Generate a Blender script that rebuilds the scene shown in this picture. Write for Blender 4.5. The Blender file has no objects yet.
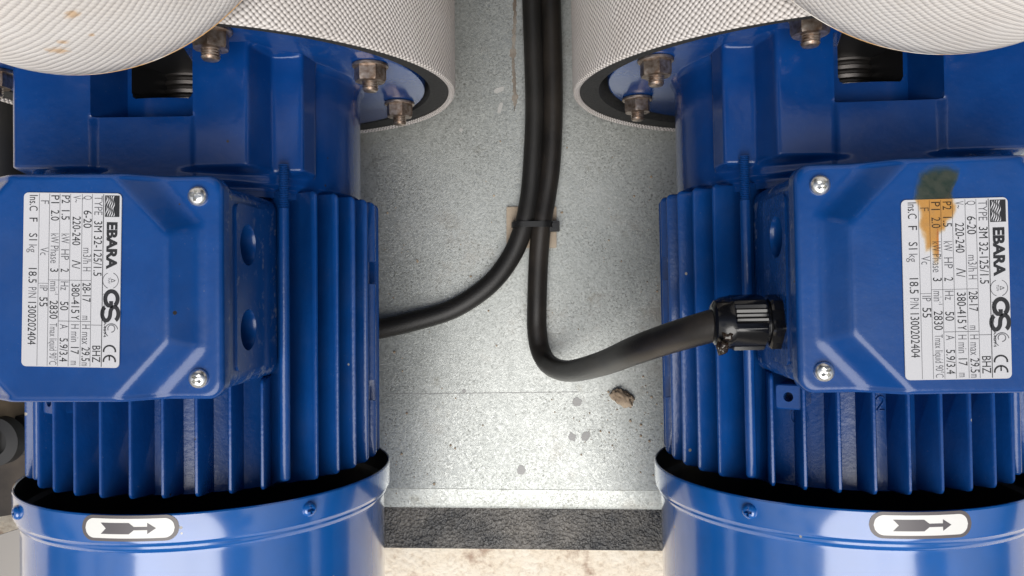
import bpy, bmesh, math, random
from mathutils import Vector, Matrix, noise
R = math.radians
S = bpy.context.scene
COL = S.collection

# ------------------------------------------------------------------ camera, sky, sun, exposure
AXIS_Z = 0.1276                   # height of the motor shafts above the plate (z = 0)
CAM_Z = AXIS_Z + 0.411            # the camera looks down on the plate, leaning slightly left
TILT = R(1.9)
F_PX = 779.0
cd = bpy.data.cameras.new('camera')
cam = bpy.data.objects.new('camera', cd)
COL.objects.link(cam)
cam.location = (0, 0, CAM_Z)
cam.rotation_euler = (0, TILT, 0)
cd.sensor_width = 36.0
cd.lens = F_PX / 1024 * 36.0
cd.clip_start = 0.01
cd.clip_end = 100
S.camera = cam

SUN_EL, SUN_AZ = 57.0, 180.0      # the light comes from the near side (-Y)
w = bpy.data.worlds.new('World')
S.world = w
w.use_nodes = True
nt = w.node_tree
nt.nodes.clear()
out = nt.nodes.new('ShaderNodeOutputWorld')
bg = nt.nodes.new('ShaderNodeBackground')
bg.inputs['Strength'].default_value = 0.05
sky = nt.nodes.new('ShaderNodeTexSky')
sky.sky_type = 'NISHITA'
sky.sun_disc = False
sky.sun_elevation = R(SUN_EL)
sky.sun_rotation = R(SUN_AZ)
tc = nt.nodes.new('ShaderNodeTexCoord')
cn = nt.nodes.new('ShaderNodeTexNoise')
cn.inputs['Scale'].default_value = 2.3
cn.inputs['Detail'].default_value = 5
cr = nt.nodes.new('ShaderNodeValToRGB')
cr.color_ramp.elements[0].position = 0.42
cr.color_ramp.elements[1].position = 0.51
cm = nt.nodes.new('ShaderNodeMixRGB')
cm.inputs[2].default_value = (13, 12.8, 12.5, 1)     # white cloud
nt.links.new(tc.outputs['Generated'], cn.inputs['Vector'])
nt.links.new(cn.outputs['Fac'], cr.inputs['Fac'])
sx_ = nt.nodes.new('ShaderNodeSeparateXYZ')
nt.links.new(tc.outputs['Generated'], sx_.inputs[0])
mr = nt.nodes.new('ShaderNodeMapRange')             # the cloud bank stands on the near side only
mr.inputs['From Min'].default_value = 0.20
mr.inputs['From Max'].default_value = -0.20
nt.links.new(sx_.outputs['Y'], mr.inputs['Value'])
ml = nt.nodes.new('ShaderNodeMath')
ml.operation = 'MULTIPLY'
nt.links.new(cr.outputs['Color'], ml.inputs[0])
nt.links.new(mr.outputs['Result'], ml.inputs[1])
nt.links.new(ml.outputs[0], cm.inputs[0])
nt.links.new(sky.outputs['Color'], cm.inputs[1])
hz = nt.nodes.new('ShaderNodeMapRange')             # low sky dimmed all round so side faces stay dark; no objects there
hz.inputs['From Min'].default_value = 0.15
hz.inputs['From Max'].default_value = 0.75
hz.inputs['To Min'].default_value = 0.08
nt.links.new(sx_.outputs['Z'], hz.inputs['Value'])
hm = nt.nodes.new('ShaderNodeVectorMath')
hm.operation = 'SCALE'
nt.links.new(cm.outputs['Color'], hm.inputs[0])
fy = nt.nodes.new('ShaderNodeMapRange')             # far sky dimmed too, standing in for an unseen building
fy.inputs['From Min'].default_value = 0.10
fy.inputs['From Max'].default_value = 0.55
fy.inputs['To Min'].default_value = 1.0
fy.inputs['To Max'].default_value = 0.12
nt.links.new(sx_.outputs['Y'], fy.inputs['Value'])
fm = nt.nodes.new('ShaderNodeMath')
fm.operation = 'MULTIPLY'
nt.links.new(hz.outputs['Result'], fm.inputs[0])
nt.links.new(fy.outputs['Result'], fm.inputs[1])
nt.links.new(fm.outputs[0], hm.inputs['Scale'])
nt.links.new(hm.outputs['Vector'], bg.inputs['Color'])
nt.links.new(bg.outputs['Background'], out.inputs['Surface'])

sd = bpy.data.lights.new('sun', 'SUN')
sd.energy = 1.5
sd.angle = R(48)
sd.color = (1.0, 0.97, 0.93)
so = bpy.data.objects.new('sun', sd)
COL.objects.link(so)
so.location = (0, -1, 2)
so.rotation_euler = (R(90 - SUN_EL), 0, 0)          # shines towards +Y and down

S.view_settings.view_transform = 'Standard'
S.view_settings.look = 'None'
S.view_settings.exposure = 1.0
S.view_settings.gamma = 1.0
S.view_settings.use_curve_mapping = False

# ------------------------------------------------------------------ materials
def new_mat(name):
    m = bpy.data.materials.new(name)
    m.use_nodes = True
    return m, m.node_tree.nodes, m.node_tree.links, m.node_tree.nodes['Principled BSDF']

def simple(name, col, rough=0.5, metal=0.0, spec=None, coat=0.0):
    m, n, l, b = new_mat(name)
    b.inputs['Base Color'].default_value = (*col, 1)
    b.inputs['Roughness'].default_value = rough
    b.inputs['Metallic'].default_value = metal
    if coat:
        b.inputs['Coat Weight'].default_value = coat
        b.inputs['Coat Roughness'].default_value = 0.08
    return m

def noise_node(n, l, vec, scale, detail=4, rough=0.55):
    t = n.new('ShaderNodeTexNoise')
    t.inputs['Scale'].default_value = scale
    t.inputs['Detail'].default_value = detail
    t.inputs['Roughness'].default_value = rough
    l.new(vec, t.inputs['Vector'])
    return t

def ramp(n, l, src, stops):
    r = n.new('ShaderNodeValToRGB')
    e = r.color_ramp.elements
    while len(e) < len(stops):
        e.new(0.5)
    for i, (p, c) in enumerate(stops):
        e[i].position = p
        e[i].color = (*c, 1) if len(c) == 3 else c
    l.new(src, r.inputs['Fac'])
    return r

def mix(n, l, fac, a, b, mode='MIX'):
    m = n.new('ShaderNodeMixRGB')
    m.blend_type = mode
    for i, v in ((0, fac), (1, a), (2, b)):
        if isinstance(v, (int, float)):
            m.inputs[i].default_value = v
        elif isinstance(v, tuple):
            m.inputs[i].default_value = (*v, 1)
        else:
            l.new(v, m.inputs[i])
    return m

def bump(n, l, b, height, strength, dist):
    k = n.new('ShaderNodeBump')
    k.inputs['Strength'].default_value = strength
    k.inputs['Distance'].default_value = dist
    l.new(height, k.inputs['Height'])
    l.new(k.outputs['Normal'], b.inputs['Normal'])
    return k

def blue_paint(name, rough, bscale, bstr, dust, wear=0.0, ca=(0.0028, 0.044, 0.190), cb_=(0.0042, 0.054, 0.225)):
    m, n, l, b = new_mat(name)
    t = n.new('ShaderNodeTexCoord')
    oi = n.new('ShaderNodeObjectInfo')
    off = n.new('ShaderNodeVectorMath')
    off.operation = 'ADD'
    l.new(t.outputs['Object'], off.inputs[0])
    l.new(oi.outputs['Random'], off.inputs[1])
    v = off.outputs['Vector']
    n1 = noise_node(n, l, v, 60, 6)
    n2 = noise_node(n, l, v, 900, 3)
    spots = ramp(n, l, n2.outputs['Fac'], [(0.66, (0, 0, 0)), (0.75, (1, 1, 1))])
    big = ramp(n, l, n1.outputs['Fac'], [(0.40, (0, 0, 0)), (0.75, (1, 1, 1))])
    mul = mix(n, l, 1.0, spots.outputs['Color'], big.outputs['Color'], 'MULTIPLY')
    c1 = mix(n, l, big.outputs['Color'], ca, cb_)
    d = mix(n, l, dust, (0, 0, 0), mul.outputs['Color'])
    c2 = mix(n, l, d.outputs['Color'], c1.outputs['Color'], (0.20, 0.21, 0.22))
    # thin film of dust in broad cloudy patches
    n3 = noise_node(n, l, v, 28, 5, 0.65)
    film = ramp(n, l, n3.outputs['Fac'], [(0.48, (0, 0, 0)), (0.72, (0.09, 0.09, 0.09))])
    c3 = mix(n, l, film.outputs['Color'], c2.outputs['Color'], (0.10, 0.12, 0.16))
    col = c3.outputs['Color']
    # small chips and specks
    vo = n.new('ShaderNodeTexVoronoi')
    vo.inputs['Scale'].default_value = 95
    l.new(v, vo.inputs['Vector'])
    sc = n.new('ShaderNodeSeparateColor')
    l.new(vo.outputs['Color'], sc.inputs[0])
    ch = math_node(n, l, 'MULTIPLY', math_node(n, l, 'LESS_THAN', vo.outputs['Distance'], 0.075), math_node(n, l, 'GREATER_THAN', sc.outputs[0], 0.86))
    chc = ramp(n, l, sc.outputs[1], [(0.4, (0.03, 0.025, 0.02)), (0.6, (0.30, 0.28, 0.25))])
    col = mix(n, l, ch, col, chc.outputs['Color']).outputs['Color']
    if wear:
        ge = n.new('ShaderNodeNewGeometry')
        po = ramp(n, l, ge.outputs['Pointiness'], [(0.53, (0, 0, 0)), (0.60, (1, 1, 1))])
        wn = ramp(n, l, noise_node(n, l, v, 170, 5, 0.7).outputs['Fac'], [(0.55, (0, 0, 0)), (0.66, (1, 1, 1))])
        wm = mix(n, l, 1.0, po.outputs['Color'], wn.outputs['Color'], 'MULTIPLY')
        wk = mix(n, l, wear, (0, 0, 0), wm.outputs['Color'])
        col = mix(n, l, wk.outputs['Color'], col, (0.22, 0.25, 0.30)).outputs['Color']
    l.new(col, b.inputs['Base Color'])
    rr = n.new('ShaderNodeMapRange')
    rr.inputs['To Min'].default_value = rough - 0.06
    rr.inputs['To Max'].default_value = rough + 0.09
    l.new(n3.outputs['Fac'], rr.inputs['Value'])
    l.new(rr.outputs['Result'], b.inputs['Roughness'])
    nb = noise_node(n, l, v, bscale, 2)
    bump(n, l, b, nb.outputs['Fac'], bstr, 0.001)
    return m

def math_node(n, l, op, a, b=None):
    k = n.new('ShaderNodeMath')
    k.operation = op
    for i, v in ((0, a), (1, b)):
        if v is None:
            continue
        if isinstance(v, (int, float)):
            k.inputs[i].default_value = v
        else:
            l.new(v, k.inputs[i])
    return k.outputs[0]

M_CAST = blue_paint('blue paint on cast metal', 0.17, 260, 0.10, 0.30, 0.7, (0.0022, 0.038, 0.178), (0.0034, 0.047, 0.210))
M_HOUS = blue_paint('blue paint on fins', 0.23, 420, 0.13, 0.55)
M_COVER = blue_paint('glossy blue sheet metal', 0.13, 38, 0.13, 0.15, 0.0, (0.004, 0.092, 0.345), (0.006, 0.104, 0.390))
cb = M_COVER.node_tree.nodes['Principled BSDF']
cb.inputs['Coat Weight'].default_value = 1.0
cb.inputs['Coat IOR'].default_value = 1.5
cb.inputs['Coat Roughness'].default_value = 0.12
M_LID = blue_paint('blue paint on lid', 0.20, 300, 0.08, 0.30, 0.8)
for m_ in (M_LID, M_HOUS, M_CAST):
    m_.node_tree.nodes['Principled BSDF'].inputs['Specular IOR Level'].default_value = 0.4

def nut_steel():
    m, n, l, b = new_mat('weathered stainless steel')
    t = n.new('ShaderNodeTexCoord')
    a = noise_node(n, l, t.outputs['Object'], 350, 4)
    c = ramp(n, l, a.outputs['Fac'], [(0.35, (0.20, 0.135, 0.095)), (0.6, (0.42, 0.35, 0.30)), (0.8, (0.60, 0.55, 0.50))])
    l.new(c.outputs['Color'], b.inputs['Base Color'])
    b.inputs['Metallic'].default_value = 0.9
    b.inputs['Roughness'].default_value = 0.38
    bump(n, l, b, a.outputs['Fac'], 0.1, 0.0006)
    return m
M_NUT = nut_steel()
M_SCREW = simple('zinc plated steel', (0.70, 0.70, 0.68), 0.28, 0.95)
M_SHAFT = simple('dark steel shaft', (0.13, 0.12, 0.115), 0.3, 0.9)
M_INNER_SHADE = simple('black shade inside openings', (0.010, 0.010, 0.011), 0.5)  # black colour standing in for shade inside bracket hole and fan cover
M_FOAM = None

def foam():
    m, n, l, b = new_mat('black foam')
    t = n.new('ShaderNodeTexCoord')
    a = noise_node(n, l, t.outputs['Object'], 700, 3)
    c = ramp(n, l, a.outputs['Fac'], [(0.3, (0.010, 0.010, 0.010)), (0.8, (0.035, 0.035, 0.034))])
    l.new(c.outputs['Color'], b.inputs['Base Color'])
    b.inputs['Roughness'].default_value = 0.9
    bump(n, l, b, a.outputs['Fac'], 0.6, 0.001)
    return m
M_FOAM = foam()

def weave(name, pitch, kind, stain, lean=1):
    """woven coated cloth; UVs are in metres"""
    m, n, l, b = new_mat(name)
    t = n.new('ShaderNodeTexCoord')
    nz = noise_node(n, l, t.outputs['UV'], 60, 3)
    sep = n.new('ShaderNodeSeparateXYZ')
    l.new(t.outputs['UV'], sep.inputs[0])
    wob = math_node(n, l, 'MULTIPLY', nz.outputs['Fac'], pitch * 1.6)
    u = math_node(n, l, 'ADD', sep.outputs[0], wob)
    v = sep.outputs[1]
    k = 2 * math.pi / pitch
    if kind == 'diamond':
        p = math_node(n, l, 'ADD', u, v)
        q = math_node(n, l, 'SUBTRACT', u, v)
        sp = math_node(n, l, 'SINE', math_node(n, l, 'MULTIPLY', p, k * 0.62))
        sq = math_node(n, l, 'SINE', math_node(n, l, 'MULTIPLY', q, k * 0.62))
        h = math_node(n, l, 'ADD', math_node(n, l, 'ABSOLUTE', sp), math_node(n, l, 'ABSOLUTE', sq))
        h = math_node(n, l, 'MULTIPLY', h, 0.5)
    else:
        p = math_node(n, l, 'ADD', math_node(n, l, 'MULTIPLY', u, 0.6 * lean), v)
        sp = math_node(n, l, 'ABSOLUTE', math_node(n, l, 'SINE', math_node(n, l, 'MULTIPLY', p, k * 0.5)))
        q = math_node(n, l, 'SUBTRACT', u, math_node(n, l, 'MULTIPLY', v, 0.5 * lean))
        sq = math_node(n, l, 'ABSOLUTE', math_node(n, l, 'SINE', math_node(n, l, 'MULTIPLY', q, k * 0.75)))
        h = math_node(n, l, 'ADD', math_node(n, l, 'MULTIPLY', sp, 0.58), math_node(n, l, 'MULTIPLY', sq, 0.42))
    fib = noise_node(n, l, t.outputs['UV'], 2600, 2)
    h2 = math_node(n, l, 'ADD', h, math_node(n, l, 'MULTIPLY', fib.outputs['Fac'], 0.25))
    if kind == 'diamond':
        c = ramp(n, l, h, [(0.12, (0.16, 0.14, 0.13)), (0.55, (0.60, 0.56, 0.53)), (0.9, (0.74, 0.70, 0.67))])
    else:
        c = ramp(n, l, h, [(0.08, (0.62, 0.58, 0.55)), (0.5, (0.75, 0.72, 0.69)), (0.9, (0.82, 0.79, 0.76))])
    dirt = noise_node(n, l, t.outputs['UV'], 25, 5)
    dr = ramp(n, l, dirt.outputs['Fac'], [(0.3, (0.90, 0.88, 0.86)), (0.6, (1, 1, 1))])
    c2 = mix(n, l, 1.0, c.outputs['Color'], dr.outputs['Color'], 'MULTIPLY')
    col = c2.outputs['Color']
    if stain:
        # a few dots of amber glue: (u, v, radius)
        tot = None
        for (su, sv, sr) in stain:
            du = math_node(n, l, 'SUBTRACT', sep.outputs[0], su)
            dv = math_node(n, l, 'SUBTRACT', sep.outputs[1], sv)
            dd = math_node(n, l, 'SQRT', math_node(n, l, 'ADD', math_node(n, l, 'MULTIPLY', du, du), math_node(n, l, 'MULTIPLY', dv, dv)))
            fz = noise_node(n, l, t.outputs['UV'], 420, 3)
            dd = math_node(n, l, 'ADD', dd, math_node(n, l, 'MULTIPLY', math_node(n, l, 'SUBTRACT', fz.outputs['Fac'], 0.5), sr * 1.6))
            f = n.new('ShaderNodeMapRange')
            f.inputs['From Min'].default_value = sr
            f.inputs['From Max'].default_value = sr * 0.3
            l.new(dd, f.inputs['Value'])
            tot = f.outputs[0] if tot is None else math_node(n, l, 'MAXIMUM', tot, f.outputs[0])
        tot = math_node(n, l, 'MULTIPLY', tot, 0.65)
        col = mix(n, l, tot, col, (0.62, 0.36, 0.13)).outputs['Color']
    l.new(col, b.inputs['Base Color'])
    b.inputs['Roughness'].default_value = 0.62
    bump(n, l, b, h2, 0.75 if kind == 'diamond' else 0.5, pitch * (0.28 if kind == 'diamond' else 0.2))
    return m

M_JACKET = weave('white diamond woven cloth', 0.0034, 'diamond', None)
M_DISCH = weave('white twill woven cloth', 0.0030, 'twill',
                [(0.0110, 0.0330, 0.0042), (0.0165, 0.0390, 0.0022), (0.0290, 0.0540, 0.0030), (0.0390, 0.0690, 0.0024), (0.0260, 0.0385, 0.0015)], -1)
M_DISCH2 = weave('white twill woven cloth clean', 0.0030, 'twill', None)

def amber_seam():
    m, n, l, b = new_mat('amber glue on white seam')
    t = n.new('ShaderNodeTexCoord')
    a = noise_node(n, l, t.outputs['Object'], 55, 4)
    c = ramp(n, l, a.outputs['Fac'], [(0.42, (0.66, 0.62, 0.57)), (0.56, (0.50, 0.27, 0.08))])
    l.new(c.outputs['Color'], b.inputs['Base Color'])
    b.inputs['Roughness'].default_value = 0.5
    return m
M_SEAM = amber_seam()

def galvanised():
    m, n, l, b = new_mat('galvanised steel')
    t = n.new('ShaderNodeTexCoord')
    v = t.outputs['Object']
    vo = n.new('ShaderNodeTexVoronoi')
    vo.inputs['Scale'].default_value = 760
    wn = noise_node(n, l, v, 300, 3)
    wv = mix(n, l, 0.006, v, wn.outputs['Color'], 'ADD')
    l.new(wv.outputs['Color'], vo.inputs['Vector'])
    cell = n.new('ShaderNodeSeparateColor')
    l.new(vo.outputs['Color'], cell.inputs[0])
    n0 = noise_node(n, l, v, 9, 5)
    n1 = noise_node(n, l, v, 620, 4, 0.7)
    base = ramp(n, l, cell.outputs[0], [(0.0, (0.39, 0.40, 0.39)), (0.4, (0.45, 0.46, 0.45)), (1.0, (0.51, 0.52, 0.51))])
    pits = ramp(n, l, n1.outputs['Fac'], [(0.37, (0.46, 0.45, 0.43)), (0.48, (1, 1, 1))])
    pz = noise_node(n, l, v, 26, 4, 0.6)
    pf = ramp(n, l, pz.outputs['Fac'], [(0.36, (0.15, 0.15, 0.15)), (0.62, (1, 1, 1))])
    c1 = mix(n, l, pf.outputs['Color'], base.outputs['Color'], mix(n, l, 1.0, base.outputs['Color'], pits.outputs['Color'], 'MULTIPLY').outputs['Color'])
    st = noise_node(n, l, v, 38, 5, 0.65)
    sr = ramp(n, l, st.outputs['Fac'], [(0.62, (1, 1, 1)), (0.74, (0.62, 0.58, 0.52))])
    c2 = mix(n, l, 0.8, c1.outputs['Color'], sr.outputs['Color'], 'MULTIPLY')
    wr = ramp(n, l, n0.outputs['Fac'], [(0.3, (0.82, 0.84, 0.82)), (0.7, (1.06, 1.07, 1.05))])
    c3 = mix(n, l, 1.0, c2.outputs['Color'], wr.outputs['Color'], 'MULTIPLY')
    # brownish grime in patches and a few long scratches
    gr = noise_node(n, l, v, 17, 6, 0.7)
    gm = ramp(n, l, gr.outputs['Fac'], [(0.56, (0, 0, 0)), (0.72, (0.55, 0.55, 0.55))])
    c4 = mix(n, l, gm.outputs['Color'], c3.outputs['Color'], (0.27, 0.235, 0.195))
    mp = n.new('ShaderNodeMapping')
    mp.inputs['Rotation'].default_value = (0, 0, R(62))
    mp.inputs['Scale'].default_value = (9, 700, 1)
    l.new(v, mp.inputs['Vector'])
    sn = noise_node(n, l, mp.outputs['Vector'], 1.0, 2)
    sm = ramp(n, l, sn.outputs['Fac'], [(0.70, (0, 0, 0)), (0.76, (0.5, 0.5, 0.5))])
    c5 = mix(n, l, sm.outputs['Color'], c4.outputs['Color'], (0.62, 0.62, 0.61))
    l.new(c5.outputs['Color'], b.inputs['Base Color'])
    b.inputs['Metallic'].default_value = 0.58
    rr = n.new('ShaderNodeMapRange')
    rr.inputs['To Min'].default_value = 0.31
    rr.inputs['To Max'].default_value = 0.48
    l.new(cell.outputs[1], rr.inputs['Value'])
    l.new(rr.outputs['Result'], b.inputs['Roughness'])
    hh = mix(n, l, 0.5, cell.outputs[2], n1.outputs['Fac'])
    bump(n, l, b, hh.outputs['Color'], 0.25, 0.0006)
    return m
M_GALV = galvanised()

def black_texture():
    m, n, l, b = new_mat('pebbled black paint')
    t = n.new('ShaderNodeTexCoord')
    pb = noise_node(n, l, t.outputs['Object'], 560, 1.5, 0.4)
    d = noise_node(n, l, t.outputs['Object'], 35, 5)
    c = ramp(n, l, d.outputs['Fac'], [(0.35, (0.05, 0.05, 0.05)), (0.7, (0.17, 0.155, 0.135))])
    hi = ramp(n, l, pb.outputs['Fac'], [(0.40, (0.8, 0.8, 0.8)), (0.62, (1.15, 1.15, 1.15))])
    c2 = mix(n, l, 0.8, c.outputs['Color'], hi.outputs['Color'], 'MULTIPLY')
    l.new(c2.outputs['Color'], b.inputs['Base Color'])
    b.inputs['Roughness'].default_value = 0.36
    bump(n, l, b, pb.outputs['Fac'], 0.9, 0.0022)
    return m
M_STRIP = black_texture()

def concrete():
    m, n, l, b = new_mat('pale dusty concrete')
    t = n.new('ShaderNodeTexCoord')
    a = noise_node(n, l, t.outputs['Object'], 22, 6, 0.65)
    d = noise_node(n, l, t.outputs['Object'], 260, 4)
    c = ramp(n, l, a.outputs['Fac'], [(0.34, (0.45, 0.33, 0.25)), (0.43, (0.82, 0.72, 0.58)), (0.7, (0.90, 0.84, 0.73))])
    d2 = ramp(n, l, d.outputs['Fac'], [(0.3, (0.75, 0.70, 0.66)), (0.5, (1, 1, 1))])
    c2 = mix(n, l, 0.8, c.outputs['Color'], d2.outputs['Color'], 'MULTIPLY')
    l.new(c2.outputs['Color'], b.inputs['Base Color'])
    b.inputs['Roughness'].default_value = 0.9
    bump(n, l, b, d.outputs['Fac'], 0.6, 0.002)
    return m
M_CONC = concrete()

def rubber(name, c0, c1, rough):
    m, n, l, b = new_mat(name)
    t = n.new('ShaderNodeTexCoord')
    a = noise_node(n, l, t.outputs['Object'], 40, 5)
    f = noise_node(n, l, t.outputs['Object'], 900, 2)
    c = ramp(n, l, a.outputs['Fac'], [(0.35, c0), (0.75, c1)])
    l.new(c.outputs['Color'], b.inputs['Base Color'])
    b.inputs['Roughness'].default_value = rough
    bump(n, l, b, f.outputs['Fac'], 0.15, 0.0006)
    return m
M_CABLE = rubber('black rubber cable sheath', (0.007, 0.0068, 0.0065), (0.018, 0.016, 0.0145), 0.5)
M_CABLE2 = rubber('dusty black cable sheath', (0.009, 0.008, 0.0075), (0.032, 0.026, 0.021), 0.42)
M_PLAST = simple('black nylon', (0.012, 0.012, 0.012), 0.35)
M_GLAND = simple('shiny black plastic', (0.006, 0.006, 0.007), 0.17)
M_MOUNT = rubber('yellowed adhesive pad', (0.33, 0.26, 0.19), (0.52, 0.44, 0.34), 0.6)
M_WHITE = simple('silvery white label foil', (0.52, 0.52, 0.54), 0.32, 0.0)
M_INK = simple('black print', (0.012, 0.012, 0.014), 0.4)
M_INK2 = simple('grey print', (0.09, 0.09, 0.10), 0.4)
M_STWHITE = simple('white vinyl', (0.80, 0.79, 0.75), 0.35)
M_STGREY = simple('grey vinyl', (0.12, 0.105, 0.105), 0.35)
M_STARROW = simple('dark grey vinyl', (0.11, 0.10, 0.105), 0.35)
M_RUST = rubber('rusty brown crust', (0.14, 0.11, 0.085), (0.36, 0.33, 0.29), 0.85)
M_STONE = rubber('tan stone', (0.30, 0.22, 0.15), (0.58, 0.47, 0.35), 0.9)
M_PALE = simple('pale grey cable sheath', (0.28, 0.26, 0.24), 0.55)
M_BEIGE = rubber('beige dusty board', (0.22, 0.16, 0.10), (0.38, 0.29, 0.20), 0.85)

def glue_film():
    m, n, l, b = new_mat('amber glue film')
    n.remove(b)
    o = n['Material Output']
    tr = n.new('ShaderNodeBsdfTransparent')
    tr.inputs['Color'].default_value = (0.93, 0.62, 0.25, 1)
    gl = n.new('ShaderNodeBsdfGlossy')
    gl.inputs['Color'].default_value = (0.9, 0.9, 0.85, 1)
    gl.inputs['Roughness'].default_value = 0.35
    df = n.new('ShaderNodeBsdfDiffuse')
    df.inputs['Color'].default_value = (0.24, 0.22, 0.17, 1)
    t = n.new('ShaderNodeTexCoord')
    a = noise_node(n, l, t.outputs['Object'], 300, 4)
    k = ramp(n, l, a.outputs['Fac'], [(0.4, (0.03, 0.03, 0.03)), (0.8, (0.17, 0.17, 0.17))])
    x = n.new('ShaderNodeMixShader')
    l.new(k.outputs['Color'], x.inputs[0])
    l.new(tr.outputs[0], x.inputs[1])
    l.new(df.outputs[0], x.inputs[2])
    at_ = n.new('ShaderNodeAttribute')
    at_.attribute_name = 'thickness'
    wob = math_node(n, l, 'ADD', at_.outputs['Fac'], math_node(n, l, 'MULTIPLY', math_node(n, l, 'SUBTRACT', a.outputs['Fac'], 0.5), 0.9))
    th = ramp(n, l, wob, [(0.10, (0, 0, 0)), (0.65, (1, 1, 1))])
    tc_ = mix(n, l, th.outputs['Color'], (1.0, 0.99, 0.97), (0.95, 0.66, 0.30))
    l.new(tc_.outputs['Color'], tr.inputs['Color'])
    kk = mix(n, l, 1.0, k.outputs['Color'], th.outputs['Color'], 'MULTIPLY')
    l.new(kk.outputs['Color'], x.inputs[0])
    y = n.new('ShaderNodeMixShader')
    y.inputs[0].default_value = 0.03
    l.new(x.outputs[0], y.inputs[1])
    l.new(gl.outputs[0], y.inputs[2])
    l.new(y.outputs[0], o.inputs['Surface'])
    return m
M_GLUE = glue_film()

# ------------------------------------------------------------------ mesh helpers
def link_mesh(name, me, parent=None):
    o = bpy.data.objects.new(name, me)
    COL.objects.link(o)
    if parent:
        o.parent = parent
    return o

def finish(me, mats, angle):
    if not isinstance(mats, (list, tuple)):
        mats = [mats]
    for m in mats:
        me.materials.append(m)
    if angle is not None:
        for p in me.polygons:
            p.use_smooth = True
        me.set_sharp_from_angle(angle=R(angle))

def obj(name, bm, mats, parent=None, angle=35, recalc=True):
    if recalc:
        bmesh.ops.recalc_face_normals(bm, faces=bm.faces)
    me = bpy.data.meshes.new(name)
    bm.to_mesh(me)
    bm.free()
    finish(me, mats, angle)
    return link_mesh(name, me, parent)

def thing(name, label, cat, loc=(0, 0, 0), group=None):
    o = bpy.data.objects.new(name, None)
    COL.objects.link(o)
    o.location = loc
    o.empty_display_size = 0.02
    return tag(o, label, cat, group)

def tag(o, label, cat, group=None, kind=None):
    o['label'] = label
    o['category'] = cat
    if group:
        o['group'] = group
    if kind:
        o['kind'] = kind
    return o

def at(x, y, d):
    """the point at picture position x, y that lies d metres below the lens"""
    v = Matrix.Rotation(TILT, 3, 'Y') @ Vector(((x - 512) / F_PX, (288 - y) / F_PX, -1.0))
    return Vector((0, 0, CAM_Z)) + v * (d / -v.z)

def lathe(bm, prof, segs=96, frame=None, mat=0, a0=0.0, a1=2 * math.pi, close=True):
    """prof: (radius, axial) pairs turned about the local Y axis; frame: 4x4 matrix"""
    frame = frame or Matrix.Identity(4)
    full = abs(a1 - a0 - 2 * math.pi) < 1e-6
    cols = segs if full else segs + 1
    rows = []
    for (r, y) in prof:
        if r < 1e-7:
            rows.append([bm.verts.new(frame @ Vector((0, y, 0)))])
        else:
            rows.append([bm.verts.new(frame @ Vector((r * math.sin(a0 + (a1 - a0) * i / segs), y, r * math.cos(a0 + (a1 - a0) * i / segs)))) for i in range(cols)])
    for A, B in zip(rows, rows[1:]):
        for i in range(segs):
            j = (i + 1) % cols
            if len(A) == 1 and len(B) == 1:
                continue
            if len(A) == 1:
                f = (A[0], B[i], B[j])
            elif len(B) == 1:
                f = (A[i], B[0], A[j])
            else:
                f = (A[i], B[i], B[j], A[j])
            bm.faces.new(f).material_index = mat
    return rows

def prism(bm, pts, z0, z1, frame=None, mat=0):
    """a polygon in local XY pushed along local Z"""
    frame = frame or Matrix.Identity(4)
    a = [bm.verts.new(frame @ Vector((x, y, z0))) for x, y in pts]
    b = [bm.verts.new(frame @ Vector((x, y, z1))) for x, y in pts]
    n = len(pts)
    fs = [bm.faces.new(list(reversed(a))), bm.faces.new(b)]
    for i in range(n):
        fs.append(bm.faces.new((a[i], a[(i + 1) % n], b[(i + 1) % n], b[i])))
    for f in fs:
        f.material_index = mat
    return a, b

def rrect(hx, hy, r, n=6, cx=0, cy=0):
    p = []
    for sx, sy, a in ((1, 1, 0), (-1, 1, 90), (-1, -1, 180), (1, -1, 270)):
        for i in range(n + 1):
            t = R(a + 90 * i / n)
            p.append((cx + sx * (hx - r) + r * math.cos(t), cy + sy * (hy - r) + r * math.sin(t)))
    return p

def axis_frame(loc, ydir):
    """matrix whose local Y axis points along ydir"""
    y = Vector(ydir).normalized()
    up = Vector((0, 0, 1)) if abs(y.z) < 0.9 else Vector((1, 0, 0))
    x = y.cross(up).normalized()
    z = x.cross(y).normalized()
    m = Matrix.Identity(4)
    for i in range(3):
        m[i][0], m[i][1], m[i][2], m[i][3] = x[i], y[i], z[i], loc[i]
    return m

def boolean(me, cutters, mats):
    a = bpy.data.objects.new('tmp', me)
    COL.objects.link(a)
    tmp = []
    for c in cutters:
        o = bpy.data.objects.new('cut', c)
        COL.objects.link(o)
        tmp.append(o)
        md = a.modifiers.new('b', 'BOOLEAN')
        md.operation = 'DIFFERENCE'
        md.solver = 'EXACT'
        md.use_self = True
        md.object = o
    dg = bpy.context.evaluated_depsgraph_get()
    dg.update()
    res = bpy.data.meshes.new_from_object(a.evaluated_get(dg))
    for o in [a] + tmp:
        bpy.data.objects.remove(o)
    return res

def to_mesh(bm, name='m'):
    bmesh.ops.recalc_face_normals(bm, faces=bm.faces)
    me = bpy.data.meshes.new(name)
    bm.to_mesh(me)
    bm.free()
    return me

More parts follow.
